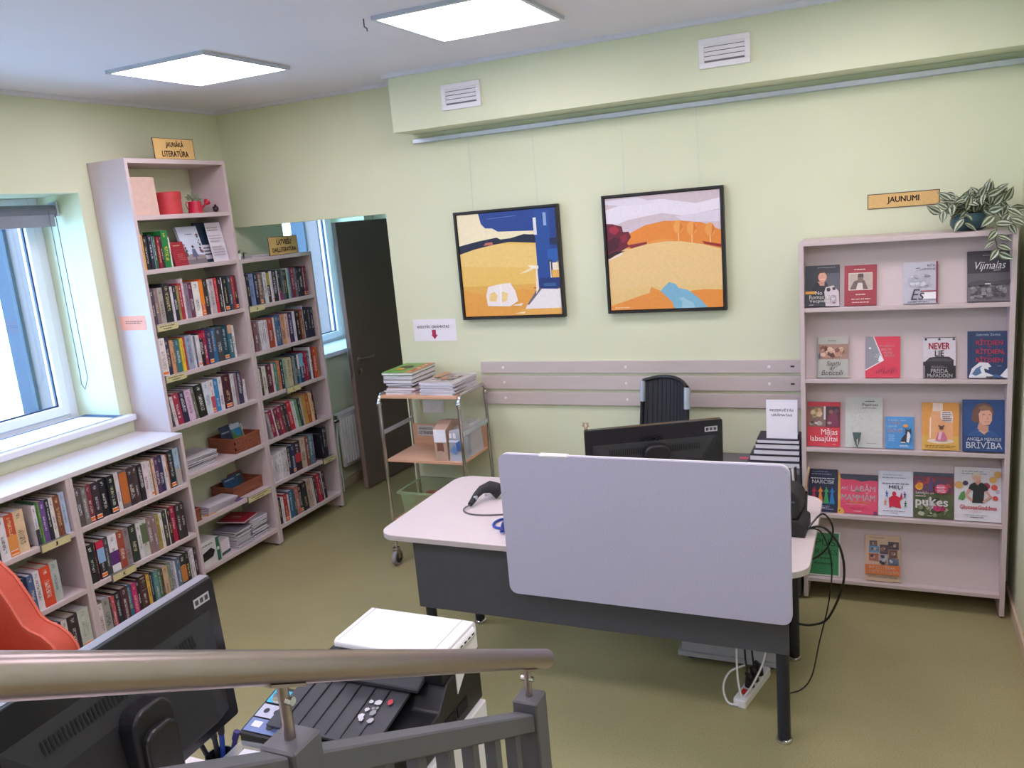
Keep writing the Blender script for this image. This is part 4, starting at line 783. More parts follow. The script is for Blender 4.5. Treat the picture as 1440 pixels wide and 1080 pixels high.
def M_(w, h):
    P = Print().rect(.02*w, w, 0, h, '25477e').poly([(.2*w, .62*h), (.24*w, .8*h), (.36*w, .92*h), (.56*w, .94*h), (.72*w, .86*h), (.75*w, .74*h), (.7*w, .66*h), (.66*w, .8*h), (.5*w, .78*h), (.4*w, .72*h), (.4*w, .56*h), (.28*w, .56*h)], '6e4a40').poly([(.38*w, .72*h), (.44*w, .8*h), (.6*w, .83*h), (.7*w, .74*h), (.7*w, .6*h), (.64*w, .52*h), (.5*w, .5*h), (.4*w, .58*h)], 'dba58e').poly([(.36*w, .84*h), (.5*w, .9*h), (.66*w, .86*h), (.73*w, .74*h), (.64*w, .8*h), (.46*w, .78*h)], '8a6650')
    P.poly([(.4*w, .58*h), (.5*w, .5*h), (.62*w, .5*h), (.62*w, .42*h), (.52*w, .32*h), (.34*w, .42*h)], 'c58f7a').rect(.47*w, .53*w, .705*h, .718*h, '4a3a44').rect(.62*w, .67*w, .705*h, .718*h, '4a3a44').poly([(.59*w, .7*h), (.62*w, .62*h), (.57*w, .62*h)], 'c48a76').rect(.52*w, .64*w, .57*h, .58*h, 'a85a5a').poly([(.1*w, .3*h), (.34*w, .46*h), (.52*w, .3*h), (.62*w, .44*h), (.82*w, .34*h), (.9*w, .28*h)], '2d5590')
    for k in range(7): P.circ((.4 + .035*k)*w, (.4 - .03*math.sin(k*.52))*h, .014*w, 'e0c8a8')
    P.text('ANGELA MERKELE', .1*w, .92*w, .21*h, .27*h, 'e8ecf2').text('BRĪVĪBA', .08*w, .94*w, .06*h, .22*h, 'f0f2f6', .01); return P
def N_(w, h):
    P = Print().rows(.1*w, .9*w, .92*h, .96*h, 1, '7a80a0', 2).rows(.1*w, .9*w, .86*h, .91*h, 1, '8a90b0', 3).rows(.08*w, .92*w, .76*h, .81*h, 1, 'd8dae4', 4).text('NARCISI!', .13*w, .88*w, .66*h, .75*h, 'eceef4', .02)
    for x, c in ((.2, 'b82a4a'), (.42, 'e08a34'), (.62, '3a9a5a'), (.82, '2a7ab8')): P.poly([((x-.09)*w, .2*h), ((x-.03)*w, .48*h), ((x-.1)*w, .45*h), ((x-.02)*w, .54*h), (x*w, .6*h), ((x+.03)*w, .54*h), ((x+.09)*w, .48*h), ((x+.03)*w, .45*h), ((x+.1)*w, .2*h)], c)
    P.rect(.1*w, .9*w, .17*h, .2*h, '2a5a7a').rows(.15*w, .88*w, .05*h, .15*h, 3, 'a8aec4', 5); return P
def O_(w, h):
    P = Print().rect(0, .06*w, 0, h, 'd9a850').circ(.06*w, .04*h, .1*w, 'd9a850').poly([(.05*w, h), (w, h), (w, .85*h), (.8*w, .86*h), (.6*w, .82*h), (.4*w, .87*h), (.15*w, .86*h), (.06*w, .9*h)], '3f4656').text('ARĪ', .08*w, .26*w, .6*h, .7*h, 'f0e4e6', .02).text('LABĀM', .33*w, .94*w, .57*h, .76*h, 'f4eaec', .01).text('MAMMĀM', .08*w, .94*w, .33*h, .54*h, 'f4eaec', .02)
    P.text('ir Sliktās Dienas', .2*w, .82*w, .27*h, .32*h, 'f0c850').rows(.2*w, .8*w, .22*h, .25*h, 1, 'e8a8b8', 3).rows(.28*w, .72*w, .12*h, .17*h, 2, 'c03a58', 4).rows(.4*w, .6*w, .05*h, .08*h, 1, 'f0e0e4', 4).circ(.5*w, .58*h, .05*w, '3a8a6a', .02*h).circ(.94*w, .04*h, .05*w, '8a3a6a').circ(.04*w, .06*h, .02*w, '3a2a30'); return P
def P_(w, h):
    P = Print().rows(.1*w, .9*w, .9*h, .94*h, 1, 'a8a8b8', 2).rows(.1*w, .9*w, .83*h, .88*h, 1, '9a9ab0', 3).rows(.1*w, .9*w, .7*h, .75*h, 1, '6a6a80', 4).text('MEĻI', .3*w, .7*w, .58*h, .69*h, '3a3a4c', .015)
    P.poly([(.32*w, .18*h), (.3*w, .4*h), (.42*w, .46*h), (.52*w, .46*h), (.62*w, .42*h), (.66*w, .52*h), (.68*w, .54*h), (.7*w, .4*h), (.62*w, .34*h), (.66*w, .18*h), (.5*w, .2*h), (.42*w, .22*h)], 'c41f3f').circ(.46*w, .5*h, .06*w, 'c41f3f', .05*h)
    for x, z, c in ((.24, .47, '3a6aa8'), (.2, .28, 'd8905a'), (.76, .46, '4a4a78'), (.78, .26, '2f6a4a')): P.poly([((x-.03)*w, (z-.07)*h), ((x-.01)*w, (z+.02)*h), ((x-.05)*w, (z+.04)*h), (x*w, (z+.06)*h), ((x+.05)*w, (z+.05)*h), ((x+.02)*w, z*h), ((x+.05)*w, (z-.07)*h), (x*w, (z-.02)*h)], c).circ(x*w, (z+.08)*h, .02*w, c)
    P.rows(.12*w, .86*w, .1*h, .13*h, 1, '6a6a80', 3).rows(.36*w, .62*w, .05*h, .08*h, 1, '6a6a80', 3); return P
def Q_(w, h):
    P = Print().rect(0, w, .55*h, h, '7c4250').blots(0, w, .5*h, .95*h, 26, ['a83a48', '8a3a50', '5a4a6a', 'b84a4a'], .024, 2).rect(0, w, .92*h, h, '4a5064').blots(0, .28*w, .58*h, .8*h, 12, ['e8a030', 'd88a28', 'f0b84a'], .02, 3).poly([(.36*w, .6*h), (.4*w, .9*h), (.46*w, .93*h), (.5*w, .6*h)], '5a4a78').blots(0, w, 0, .5*h, 60, ['4a5a3c', '5c6c48', '35402c', '8a9070', 'b8b8a0'], .018, 6).blots(.35*w, .9*w, .15*h, .32*h, 14, ['b8306a', 'a02858', 'c84a80'], .02, 7)
    P.circ(.7*w, .66*h, .17*w, 'c83a5c', .11*h).rows(.58*w, .82*w, .58*h, .74*h, 5, 'f0d0d8', 3).text('Laimīgās un', .05*w, .5*w, .52*h, .6*h, 'f0e8ea').rows(.03*w, .4*w, .47*h, .51*h, 1, 'e8c0c8', 2).text('puķes', .04*w, .86*w, .22*h, .48*h, 'f6f0f2', .03).rows(.34*w, .5*w, .05*h, .08*h, 1, 'd8d4c8', 2); return P
def R_(w, h):
    P = Print().rows(.14*w, .8*w, .86*h, .94*h, 2, '9a98a8', 2)
    for x, z, q, c in ((.1, .66, .09, 'cfa060'), (.24, .7, .06, '4a3a50'), (.68, .66, .08, '9a2a4a'), (.85, .64, .07, 'd85a4a'), (.87, .44, .06, 'c44a44'), (.82, .78, .08, 'dcae5c'), (.92, .88, .08, 'd8a860'), (.92, .56, .05, 'b8a8c0')): P.circ(x*w, z*h, q*w, c)
    P.poly([(.08*w, .4*h), (.14*w, .52*h), (.22*w, .56*h), (.24*w, .44*h), (.18*w, .38*h)], '4f8a4a').poly([(.34*w, .68*h), (.42*w, .72*h), (.6*w, .72*h), (.7*w, .66*h), (.72*w, .58*h), (.64*w, .56*h), (.62*w, .34*h), (.38*w, .34*h), (.4*w, .56*h), (.3*w, .6*h)], '232328').poly([(.3*w, .6*h), (.22*w, .48*h), (.36*w, .36*h), (.4*w, .4*h), (.28*w, .48*h), (.36*w, .57*h)], 'c89484').poly([(.7*w, .58*h), (.8*w, .46*h), (.62*w, .34*h), (.6*w, .38*h), (.74*w, .47*h), (.64*w, .56*h)], 'c89484')
    P.poly([(.44*w, .72*h), (.5*w, .67*h), (.56*w, .72*h), (.56*w, .78*h), (.46*w, .78*h)], 'c89484').circ(.48*w, .81*h, .075*w, 'd8a894', .07*h).poly([(.38*w, .78*h), (.37*w, .86*h), (.46*w, .91*h), (.56*w, .88*h), (.58*w, .78*h), (.54*w, .84*h), (.42*w, .84*h)], 'd8ccb4').text('GlucoseGoddess', .12*w, .9*w, .22*h, .3*h, 'dc4a58', .03).rows(.3*w, .68*w, .15*h, .2*h, 1, 'dcb8c0', 2).rows(.2*w, .82*w, .1*h, .13*h, 1, '9a98a8', 5).rows(.34*w, .68*w, .06*h, .09*h, 1, '5a586a', 3); return P
def S_(w, h):
    P = Print().rect(.02*w, .95*w, .03*h, .97*h, '3c8456').text('PUSI', .2*w, .93*w, .68*h, .84*h, '1f4a34', .0).text('RISKS', .2*w, .92*w, .48*h, .6*h, '1f4a34', 0).rows(.2*w, .85*w, .36*h, .44*h, 1, '24553c', 2).rows(.15*w, .88*w, .24*h, .32*h, 1, '24553c', 3); return P
def T_(w, h):
    P = Print().rows(.1*w, .7*w, .93*h, .96*h, 1, '8a7a6a', 2)
    for x0, x1, z0, z1, c in ((.12, .34, .76, .88, '6a6470'), (.1, .4, .62, .76, '6a90b8'), (.1, .38, .44, .6, 'a8645a'), (.42, .66, .6, .8, '5a4a54'), (.4, .64, .44, .6, 'a8a0b0'), (.66, .96, .72, .88, '4a4654'), (.68, .92, .54, .7, '6a4a44'), (.66, .96, .38, .52, '5a6478'), (.42, .6, .4, .46, '3a3a4c')): P.rect(x0*w, x1*w, z0*h, z1*h, c).blots(x0*w, x1*w, z0*h, z1*h, 5, ['c8a08c', '3a3440', 'b8b0b8', '8a6a60'], .012, int(x0*100+z0*50))
    P.rect(0, w, .16*h, .36*h, 'd8763c').text('ATTĪSTĪBAS', .1*w, .86*w, .28*h, .35*h, 'f0e4da', .01).text('PSIHOLOĢIJA', .1*w, .97*w, .18*h, .26*h, 'f0e4da', .01).rows(.08*w, .95*w, .08*h, .11*h, 1, '6a5a50', 4); return P
face_book(3.724, 3.879, .199, 0, .022, '33353f', 'dark cover with a smiling person and dog, top left of the rack', A)
face_book(3.900, 4.042, .193, 0, .012, '9a3440', 'dark red cover with a framed portrait photograph, top row', B)
face_book(4.155, 4.298, .192, 0, .016, 'b9b8c4', 'silver cover with a faint face and dark red edge, top row', C_)
face_book(4.418, 4.588, .229, 0, .016, '3a383e', 'black and grey landscape cover under the trailing plant, top row', D_)
face_book(3.771, 3.916, .200, 1, .018, 'adaca4', 'pale grey cover with a brown picture band and script title, second row', E_)
face_book(3.993, 4.145, .198, 1, .012, 'd43a52', 'red cover with a grey corner and a small sun, second row', F_)
face_book(4.243, 4.378, .189, 1, .018, 'cfc6ce', 'cover lettered NEVER LIE with a black sofa, second row', G_)
face_book(4.427, 4.590, .214, 1, .026, '1f355e', 'navy cover with three red words and white waves, second row', H_)
face_book(3.724, 3.878, .222, 2, .016, 'd03a4a', 'red cover with a room picture, lettered Mājas labsajūtai, third row', I_)
face_book(3.902, 4.070, .247, 2, .012, 'c6c6c2', 'pale grey cover with a cloud of dots and two legs, third row', J_)
face_book(4.083, 4.208, .155, 2, .016, '4d92d0', 'small sky blue cover with a black and white cat, third row', K_)
face_book(4.243, 4.400, .226, 2, .016, 'dd9a4c', 'orange cover with a figure seated in a jar, third row', L_)
face_book(4.414, 4.583, .242, 2, .034, '1e3a6c', 'blue cover with a portrait, lettered BRĪVĪBA, third row', M_)
face_book(3.724, 3.863, .215, 3, .014, '2a2e4c', 'navy cover with four coloured figures, lettered NARCISI, fourth row', N_)
face_book(3.866, 4.050, .196, 3, .012, 'd84a6c', 'pink cover lettered ARĪ LABĀM MAMMĀM, fourth row', O_)
face_book(4.053, 4.208, .220, 3, .014, 'd6d6e4', 'white cover with a red seated silhouette, lettered MEĻI, fourth row', P_)
face_book(4.211, 4.383, .221, 3, .012, '55603f', 'flower photo cover lettered puķes, fourth row', Q_)
face_book(4.386, 4.583, .256, 3, .018, 'd6d2d8', 'white cookbook cover with a person in black and vegetables, fourth row', R_, 'b82a34')
face_book(3.724, 3.874, .228, 4, .008, 'd2d6cc', 'green cover with a white edge, bottom row behind the cables', S_)
face_book(3.994, 4.153, .230, 4, .014, 'd2b49a', 'tan cover with a collage of photos and orange band, bottom row', T_)

# trailing plant on the rack
pl = thing('potted_plant', 'striped trailing plant in a dark teal pot on the display rack', 'plant', (4.425, -.16, HR))
MB().lathe([(.05, 0), (.066, .008), (.078, .03), (.078, .05), (.068, .072), (.066, .078), (.06, .078), (.06, .06)], 32).build('pot', M['teal'], pl, smooth=True)
MB().lathe([(.001, .06), (.06, .062)], 24).build('soil', M['soil'], pl)
rg = random.Random(11)
def stem(pts, n, s0=.75, s1=1.05):
    MB().tube(pts, .0022, 6).build('stem', M['stem'], pl, smooth=True)
    ps = [Vector(p) for p in pts]
    for k in range(n):
        u = (k + .6) / n * (len(ps) - 1); i_ = min(int(u), len(ps) - 2); p = ps[i_].lerp(ps[i_+1], u - i_)
        dirv = (ps[i_+1] - ps[i_]).normalized(); side = dirv.cross(Vector((0, -1, .2))).normalized() * (1 if k % 2 else -1)
        dv = dirv * .55 + side * rg.uniform(.4, 1.2) + Vector((rg.uniform(-.3, .3), rg.uniform(-.7, .2), rg.uniform(-.4, .4)))
        facing(pl, LM, p, dv, (rg.uniform(-1.1, .9), -1, rg.uniform(-.4, 1.5)), rg.uniform(s0, s1))
for k in range(13):
    a = k * 2.399; q = rg.uniform(.6, 1.2); dx, dy = math.cos(a) * .075 * q + .015, math.sin(a) * .06 * q - .01; zz = rg.uniform(.09, .17)
    stem([(dx * .15, dy * .15, .06), (dx * .5, dy * .5, zz * .85), (dx, dy, zz), (dx * 1.35, dy * 1.3, zz - .015)], 5)
stem([(.0, -.02, .07), (.06, -.06, .10), (.085, -.13, .06), (.095, -.155, .0), (.09, -.16, -.04), (.1, -.162, -.075), (.105, -.165, -.10)], 11, .75, 1.05)
stem([(.02, -.02, .07), (.08, -.06, .11), (.135, -.10, .09), (.15, -.12, .04), (.145, -.13, .02)], 9)
stem([(-.01, -.02, .07), (-.06, -.05, .13), (-.10, -.07, .10), (-.125, -.07, .085)], 6)
stem([(-.01, -.04, .08), (-.02, -.08, .095), (-.03, -.105, .06), (-.025, -.11, .03)], 5)
stem([(.02, .0, .07), (.09, -.02, .12), (.135, -.03, .12), (.16, -.04, .08)], 7)

# ================================================================== PAINTINGS
def painting(x0, x1, z0, z1, label, pr):
    o = thing('painting', label, 'painting', ((x0 + x1) / 2, -.005, z0)); w = (x1 - x0) / 2; h = z1 - z0; f = .014
    mb = MB(); mb.box(-w, w, -.04, 0, 0, f); mb.box(-w, w, -.04, 0, h - f, h); mb.box(-w, -w + f, -.04, 0, f, h - f); mb.box(w - f, w, -.04, 0, f, h - f)
    mb.build('frame', mat('black_frame', '1c1a1c', .45), o, bev=.001)
    MB().box(-w + f + .004, w - f - .004, -.03, -.004, f + .004, h - f - .004).build('canvas', M['paper'], o)
    MB().box(-w + f, w - f, -.006, -.002, f, h - f).build('backing', M['black'], o)
    cw = 2 * (w - f - .004); chh = h - 2 * f - .008; P = Print()
    P.items = [([(-cw / 2 + x * cw, f + .004 + z * chh) for x, z in vs], fs, c) for vs, fs, c in pr.items]
    P.build('painted_picture', o, lambda x, z, d: (x, -.030 - d, z), step=.00012, base=.0003)
    for sx in (-w * .62, w * .62): MB().tube([(sx, -.012, h - .005), (sx * .98, -.008, 2.56 - z0)], .0008, 5).build('hanging_wire', M['alu'], o)
    return o
p = Print().rect(0, 1, 0, 1, 'e9c164').rect(0, 1, 0, .3, 'e5a244').poly([(0, .3), (1, .3), (1, .2), (.6, .26), (.3, .2), (0, .26)], 'e3ae50').poly([(0, .62), (.3, .7), (.5, .69), (.8, .66), (.8, .45), (0, .5)], 'ecc976')
p.poly([(0, .69), (.18, .72), (.45, .73), (.75, .70), (.8, .69), (.8, 1), (0, 1)], 'efe3bd').poly([(.23, 1), (1, 1), (1, .78), (.78, .78), (.78, .80), (.42, .815), (.36, .85), (.29, .855), (.25, .9)], '20418a').poly([(.3, .94), (.62, .95), (.6, .955), (.32, .945)], '5f7fb8')
p.poly([(0, .62), (.16, .66), (.34, .69), (.52, .71), (.8, .685), (.8, .76), (.68, .775), (.54, .745), (.44, .74), (.4, .76), (.2, .735), (0, .70)], '1a1f3c').poly([(.26, .69), (.36, .695), (.35, .72), (.28, .715)], 'c46a5c').poly([(.56, .745), (.68, .77), (.8, .765), (.8, .74)], '141830')
p.rect(.79, .98, .24, .98, '214a92').rect(.78, .81, .76, .92, 'dfe0dc').rect(.88, .91, .84, .96, '8fa6cc').poly([(.94, .98), (1, .98), (1, .5), (.93, .52)], '1d3f84').rect(.93, 1, .66, .72, '162448').rect(.9, 1, .5, .62, '2a5ca8').rect(.9, 1, .42, .49, 'efe0c0').rect(.9, .94, .36, .52, '2b3c6a').rect(.915, .925, .34, .5, 'e8e4dc').rect(.93, 1, .34, .42, 'e7b057').rect(.8, 1, .25, .35, '1c3470').rect(.84, .96, .27, .3, '31588f')
p.poly([(.60, .0), (1, .0), (1, .24), (.8, .25), (.72, .16), (.66, .1)], 'e9e4e2').poly([(.6, .06), (1, .06), (1, .0), (.55, 0)], 'e6ae58').poly([(.78, .26), (.82, .25), (.68, .1), (.66, .1)], '6a6a78').rect(.74, .8, .255, .265, 'a8502c').poly([(.76, .2), (.79, .25), (.79, .46), (.775, .46)], 'efe6d6').poly([(.6, .4), (.74, .46), (.76, .44), (.68, .41)], 'f0dfae').poly([(.7, .48), (.8, .47), (.8, .44), (.72, .45)], 'f3ead2')
p.poly([(.25, .10), (.48, .09), (.57, .14), (.55, .24), (.5, .32), (.38, .31), (.27, .29), (.24, .2)], 'efe6e0').poly([(.27, .15), (.34, .14), (.36, .2), (.33, .24), (.28, .22)], 'efcf84').poly([(.40, .13), (.46, .15), (.47, .22), (.41, .24)], 'eed28c').poly([(.385, .1), (.4, .1), (.405, .3), (.39, .3)], 'f6f0ec').poly([(.5, .1), (.62, .12), (.6, .09)], 'efe3c8').poly([(.52, .02), (.64, .035), (.62, .015)], 'f2e2b8')
painting(1.727, 2.39, 1.486, 2.13, 'black framed abstract painting of a yellow field and dark blue shapes', p)
p = Print().rect(0, 1, 0, 1, 'e6c482').rect(0, 1, .60, 1, 'cdbec4').poly([(0, .74), (.2, .8), (.5, .84), (.7, .80), (1, .84), (1, .93), (.8, .9), (.5, .96), (.2, .95), (0, .9)], 'e4dde6').poly([(0, .98), (.3, .99), (.45, .93), (.2, .92), (0, .95)], 'ddd6e0').poly([(.62, .8), (1, .83), (1, .73), (.7, .75)], 'd9d0dc').poly([(0, .72), (.25, .76), (.5, .78), (.3, .7), (0, .66)], 'd0c2cc')
p.poly([(.12, .56), (.2, .68), (.35, .745), (.52, .77), (.68, .76), (.84, .735), (1, .66), (1, .5), (.5, .5)], 'e38a3a').poly([(.0, .46), (.14, .52), (.3, .575), (.5, .595), (.66, .585), (.84, .55), (1, .50), (1, .2), (0, .2)], 'e8c688').poly([(.25, .57), (.5, .62), (.62, .6), (.5, .59)], 'e59a48')
p.poly([(0, .78), (.06, .775), (.1, .76), (.14, .75), (.15, .7), (.2, .7), (.22, .65), (.18, .6), (.2, .57), (.14, .54), (.02, .47), (0, .47)], '6a1f34').poly([(.02, .74), (.08, .76), (.12, .72), (.08, .68), (.03, .7)], 'a02840').poly([(0, .62), (.06, .66), (.12, .64), (.1, .56), (0, .52)], '4a1a2c').poly([(.12, .66), (.18, .68), (.19, .62), (.14, .6)], '8c2438').poly([(0, .47), (.1, .51), (.16, .53), (.06, .53), (0, .5)], '2a1c28').poly([(.18, .58), (.36, .6), (.36, .58), (.22, .55)], '8a2c34').poly([(0, .45), (.14, .505), (.13, .515), (0, .46)], 'efe6e0')
for x, z in ((.64, .71), (.755, .69), (.91, .67)): p.circ(x, z, .042, 'e8a050', .058).poly([(x + .01, z - .055), (x + .042, z), (x + .02, z + .05)], 'd47a30').rect(x - .004, x + .004, z - .12, z - .055, 'efc890')
p.poly([(.84, .575), (1, .54), (1, .515), (.86, .55)], '9a2c2c').poly([(0, 0), (0, .04), (.14, .08), (.3, .13), (.36, .145), (.38, .2), (.42, .18), (.5, .14), (.6, .06), (.62, 0)], 'e59444').poly([(.72, .15), (.85, .16), (1, .15), (1, 0), (.84, 0)], 'e59240').poly([(.46, .16), (.5, .2), (.54, .235), (.6, .215), (.62, .18), (.7, .16), (.74, .13), (.8, .08), (.87, 0), (.58, 0), (.56, .06)], '7db4cc').poly([(.62, .09), (.66, .1), (.69, .075), (.74, .05), (.76, .0), (.64, 0), (.65, .06)], '9cc6d6').rows(.04, .2, .012, .03, 1, 'efd8b0', 3)
painting(2.652, 3.31, 1.497, 2.148, 'black framed painting of orange hills, round trees and a blue stream', p)
# sheet of paper on the wall
o = thing('paper_sign', 'white paper sign lettered NODOTĀS GRĀMATAS with a red arrow', 'sign', (1.497, 0, 1.353))
MB().box(-.153, .153, -.0015, -.0003, 0, .138).build('sheet', M['paper'], o)
Print().text('NODOTĀS', -.128, -.035, .082, .104, '2a2a34', .02, .1).text('GRĀMATAS', -.02, .105, .082, .104, '2a2a34', .02, .1).poly([(-.021, .072), (.007, .072), (.007, .04), (.02, .04), (-.005, .012), (-.028, .04), (-.021, .04)], 'ae2552').build('lettering', o, lambda x, z, d: (x, -.0015 - d, z))

# ================================================================== TROLLEY
ct = thing('book_trolley', 'chrome trolley with beech shelves against the back wall', 'trolley', (1.56, -.22, 0)); g = (1.56, -.22, 0)
CX0, CX1, CY0, CY1 = 1.292, 1.836, -.41, -.055
for x in (CX0, CX1):
    arc = []
    for k in range(7): a = R(90 * k / 6); arc.append((x, CY0 + .05 - .05 * math.cos(a), 1.045 + .05 * math.sin(a)))
    arc2 = []
    for k in range(7): a = R(90 * k / 6); arc2.append((x, CY1 - .05 + .05 * math.sin(a), 1.045 + .05 * math.cos(a)))
    MB().tube([(x, CY0, .14)] + arc + arc2 + [(x, CY1, .14)], .0115, 12).build('frame_tube', M['chrome'], ct, g, smooth=True)
    MB().box(x - .004, x + .004, CY0, CY1, .848, .872).build('side_bar', M['alu'], ct, g)
    for y in (CY0, CY1): MB().lathe([(.014, 0), (.015, .004), (.015, .02), (.0125, .024)], 12, (x, y, 1.03)).build('collar', M['chrome'], ct, g, smooth=True)
for z in (1.075, .677, .29): MB().box(CX0 + .012, CX1 - .012, CY0 + .004, CY1 - .004, z, z + .016).build('shelf_board', M['wood'], ct, g, bev=.001)
MB().box(CX0 + .012, CX1 - .012, CY1 - .022, CY1 - .008, .693, .827).build('back_board', M['wood'], ct, g, bev=.001)
for x in (CX0, CX1):
    for y in (CY0, CY1):
        c = MB().tube([(x, y, .15), (x, y, .115)], .008, 8).box(x - .017, x + .017, y - .022, y + .014, .104, .117).box(x - .019, x - .016, y - .014, y + .014, .045, .11).box(x + .016, x + .019, y - .014, y + .014, .045, .11).build('caster_fork', M['chrome'], ct, g)
        wt = Matrix.Translation((x, y, .05)) @ Matrix.Rotation(R(90), 4, 'Y')
        MB().lathe([(.047, -.013), (.05, -.009), (.05, .009), (.047, .013)], 24).xf(wt).build('wheel', mat('grey_rubber', '8f8b8d', .6), c, g, smooth=True)
        MB().lathe([(.034, -.0145), (.034, .0145)], 20).xf(wt).build('hub', M['black'], c, g, smooth=True)
o = thing('label_card', 'grey lettered card on the back board of the trolley', 'sign', (1.40, CY1 - .0225, .752))
MB().box(-.062, .062, -.001, 0, 0, .068).build('card', ink('c8c6c4'), o)
Print().text('GRĀMATAS', -.054, .05, .04, .06, '3c3a3c', .01).text('UZ PINKIEM', -.056, .058, .01, .03, '3c3a3c', .01).build('lettering', o, lambda x, z, d: (x, -.001 - d, z))
zt = 1.0912
# left pile: books; right pile: magazines
z = zt
for k, (t, dx, dy, c, ang) in enumerate(((.012, .1, .14, 'c8b4b4', 3), (.011, .1, .14, '8a6a6c', -4), (.014, .095, .14, 'd8c4c4', 5), (.014, .085, .12, '6a3a34', -3), (.014, .095, .135, '2a2830', 4), (.022, .1, .14, '9a948c', -2), (.03, .1, .14, '8a8478', 0), (.016, .105, .15, '6f9a48', 1))):
    P = None
    if k == 7: P = Print().rect(.05, .105, -.15, .15, 'c0764c').blots(.055, .10, -.14, .14, 14, ['4a4a44', 'd8d0c0', 'b05a3a'], .018, 3).circ(-.02, .02, .04, '4a4030').circ(-.03, -.05, .028, 'd8a838')
    flat('book', 'book %s in the left pile on the trolley' % ('with a green photo cover, topmost' if k == 7 else ORD[k] + ' from the bottom'), 'book', 1.415, -.225, z, dx, dy, t, ang, c, P, 'books piled on the trolley'); z += t + .0004
z = zt
for k in range(7):
    t = .010; P = None
    if k == 6: P = Print().rect(-.105, .105, -.14, .14, 'b8b0b0').blots(-.1, .1, -.13, .13, 26, ['8a7c78', 'd4ccc8', 'c48a60', '5a5450', 'a89c98'], .035, 5).rect(-.105, -.05, -.0, .14, 'c09070')
    flat('magazine', 'magazine %s in the right pile on the trolley' % ('with a photo cover, topmost' if k == 6 else ORD[k] + ' from the bottom'), 'magazine', 1.68 + .004 * (k % 2), -.225, z, .115, .15, t, (-3, 2, -1, 3, -2, 1, -2)[k], random.choice(['d4d0d8', 'b8b0b4', '9a9098']), P, 'magazines piled on the trolley'); z += t + .0004
o = thing('file_box', 'cardboard magazine file with a white paper patch on the trolley', 'box', (1.672, -.29, .6932), R(4))
MB().prism([(-.1, 0), (.11, 0), (.11, .205), (.0, .225), (-.1, .19)], 'x', -.044, .04).build('carton', M['card'], o, bev=.001)
MB().box(-.041, .037, -.1022, -.1004, .115, .192).build('paper_patch', M['paper'], o)
Print().poly([(-.026, .06), (-.026, .11), (.016, .11), (.018, .055), (.0, .062)], '7c5346').build('stain_print', o, lambda x, z, d: (x, -.1004 - d, z))
o = thing('plastic_bag', 'clear plastic bag of blue leaflets on the trolley shelf', 'bag', (1.765, -.27, .6932))
MB().add([(-.04, -.11, 0), (.05, -.11, 0), (.055, .16, 0), (-.03, .16, 0), (-.035, -.10, .18), (.04, -.09, .2), (.05, .15, .19), (-.03, .15, .19)], [(0,1,2,3),(0,1,5,4),(1,2,6,5),(2,3,7,6),(3,0,4,7)]).build('bag', M['bag'], o)
for k, (y, c) in enumerate(((-.09, '9fb0d0'), (-.05, '4c6c9c'), (-.01, 'c8c8d2'), (.03, '5a7aa4'))): MB().box(-.03, .035, y, y + .004, .004, .15 - .02 * (k % 2)).build('leaflet', ink(c), o)
Print().rect(-.03, -.012, .14, .17, 'e8dcdc').rect(-.005, .015, .14, .17, 'e8dcdc').rect(-.035, .035, .115, .128, 'dcdae4').poly([(-.035, .06), (0, .1), (.015, .05), (.0, .04)], '6a86b4').poly([(.01, .11), (.04, .13), (.04, .07), (.015, .06)], '3f66a0').build('bag_print', o, lambda x, z, d: (x, -.112 - d, z))
o = thing('storage_bin', 'green see-through plastic bin on the lowest trolley shelf', 'bin', (1.55, -.235, .306))
def ring(mb, x, y, z, X, Y, Z):
    mb.add([(-x, -y, z), (x, -y, z), (x, y, z), (-x, y, z), (-X, -Y, Z), (X, -Y, Z), (X, Y, Z), (-X, Y, Z)], [(0,1,5,4),(1,2,6,5),(2,3,7,6),(3,0,4,7)])
mb = MB(); ring(mb, .19, .13, .0, .205, .14, .17); mb.add([(-.19, -.13, 0), (.19, -.13, 0), (.19, .13, 0), (-.19, .13, 0)], [(0,1,2,3)]); mb.build('tub', M['bin'], o)
mb = MB(); ring(mb, .205, .14, .17, .222, .155, .172); ring(mb, .222, .155, .172, .222, .155, .158); mb.build('rim', M['bin'], o)
MB().box(-.14, .16, -.09, .10, .003, .1).build('contents', ink('a4644c'), o)

# ================================================================== SERVICE DESK
dk = thing('desk', 'pale topped service desk with a dark front panel and grey legs', 'desk', (2.91, -1.17, 0)); g = (2.91, -1.17, 0)
MB().prism(rrect(1.99, 3.83, -1.585, -.75, .09, 8), 'z', .7165, .74).build('desk_top', M['desk'], dk, g, smooth=True)
MB().prism(rrect(1.9895, 3.8305, -1.5855, -.7495, .0905, 8), 'z', .716, .7375).build('edge_band', M['deskedge'], dk, g, smooth=True)
MB().box(2.157, 3.757, -1.552, -1.534, .39, .716).build('front_panel', M['slate'], dk, g, bev=.002)
for x, y in ((3.729, -1.515), (3.708, -.897), (2.177, -1.49), (2.132, -.949)):
    lg = MB().lathe([(.025, .02), (.025, .716)], 20, (x, y, 0)).build('leg', M['leg'], dk, g, smooth=True)
    MB().lathe([(.03, 0), (.032, .004), (.03, .014), (.02, .02)], 20, (x, y, 0)).build('foot', M['chrome'], lg, g, smooth=True)
ds = thing('privacy_screen', 'lilac grey fabric screen clamped to the front of the desk', 'screen', (3.213, -1.60, .545))
MB().prism(rrect(-.563, .563, 0, .608, .035, 6), 'y', -.013, .003).build('fabric_panel', M['fabric'], ds, smooth=True)
MB().prism(rrect(-.5635, .5635, -.0005, .6085, .0355, 6), 'y', .003, .012).build('frame', M['wplast'], ds, smooth=True)
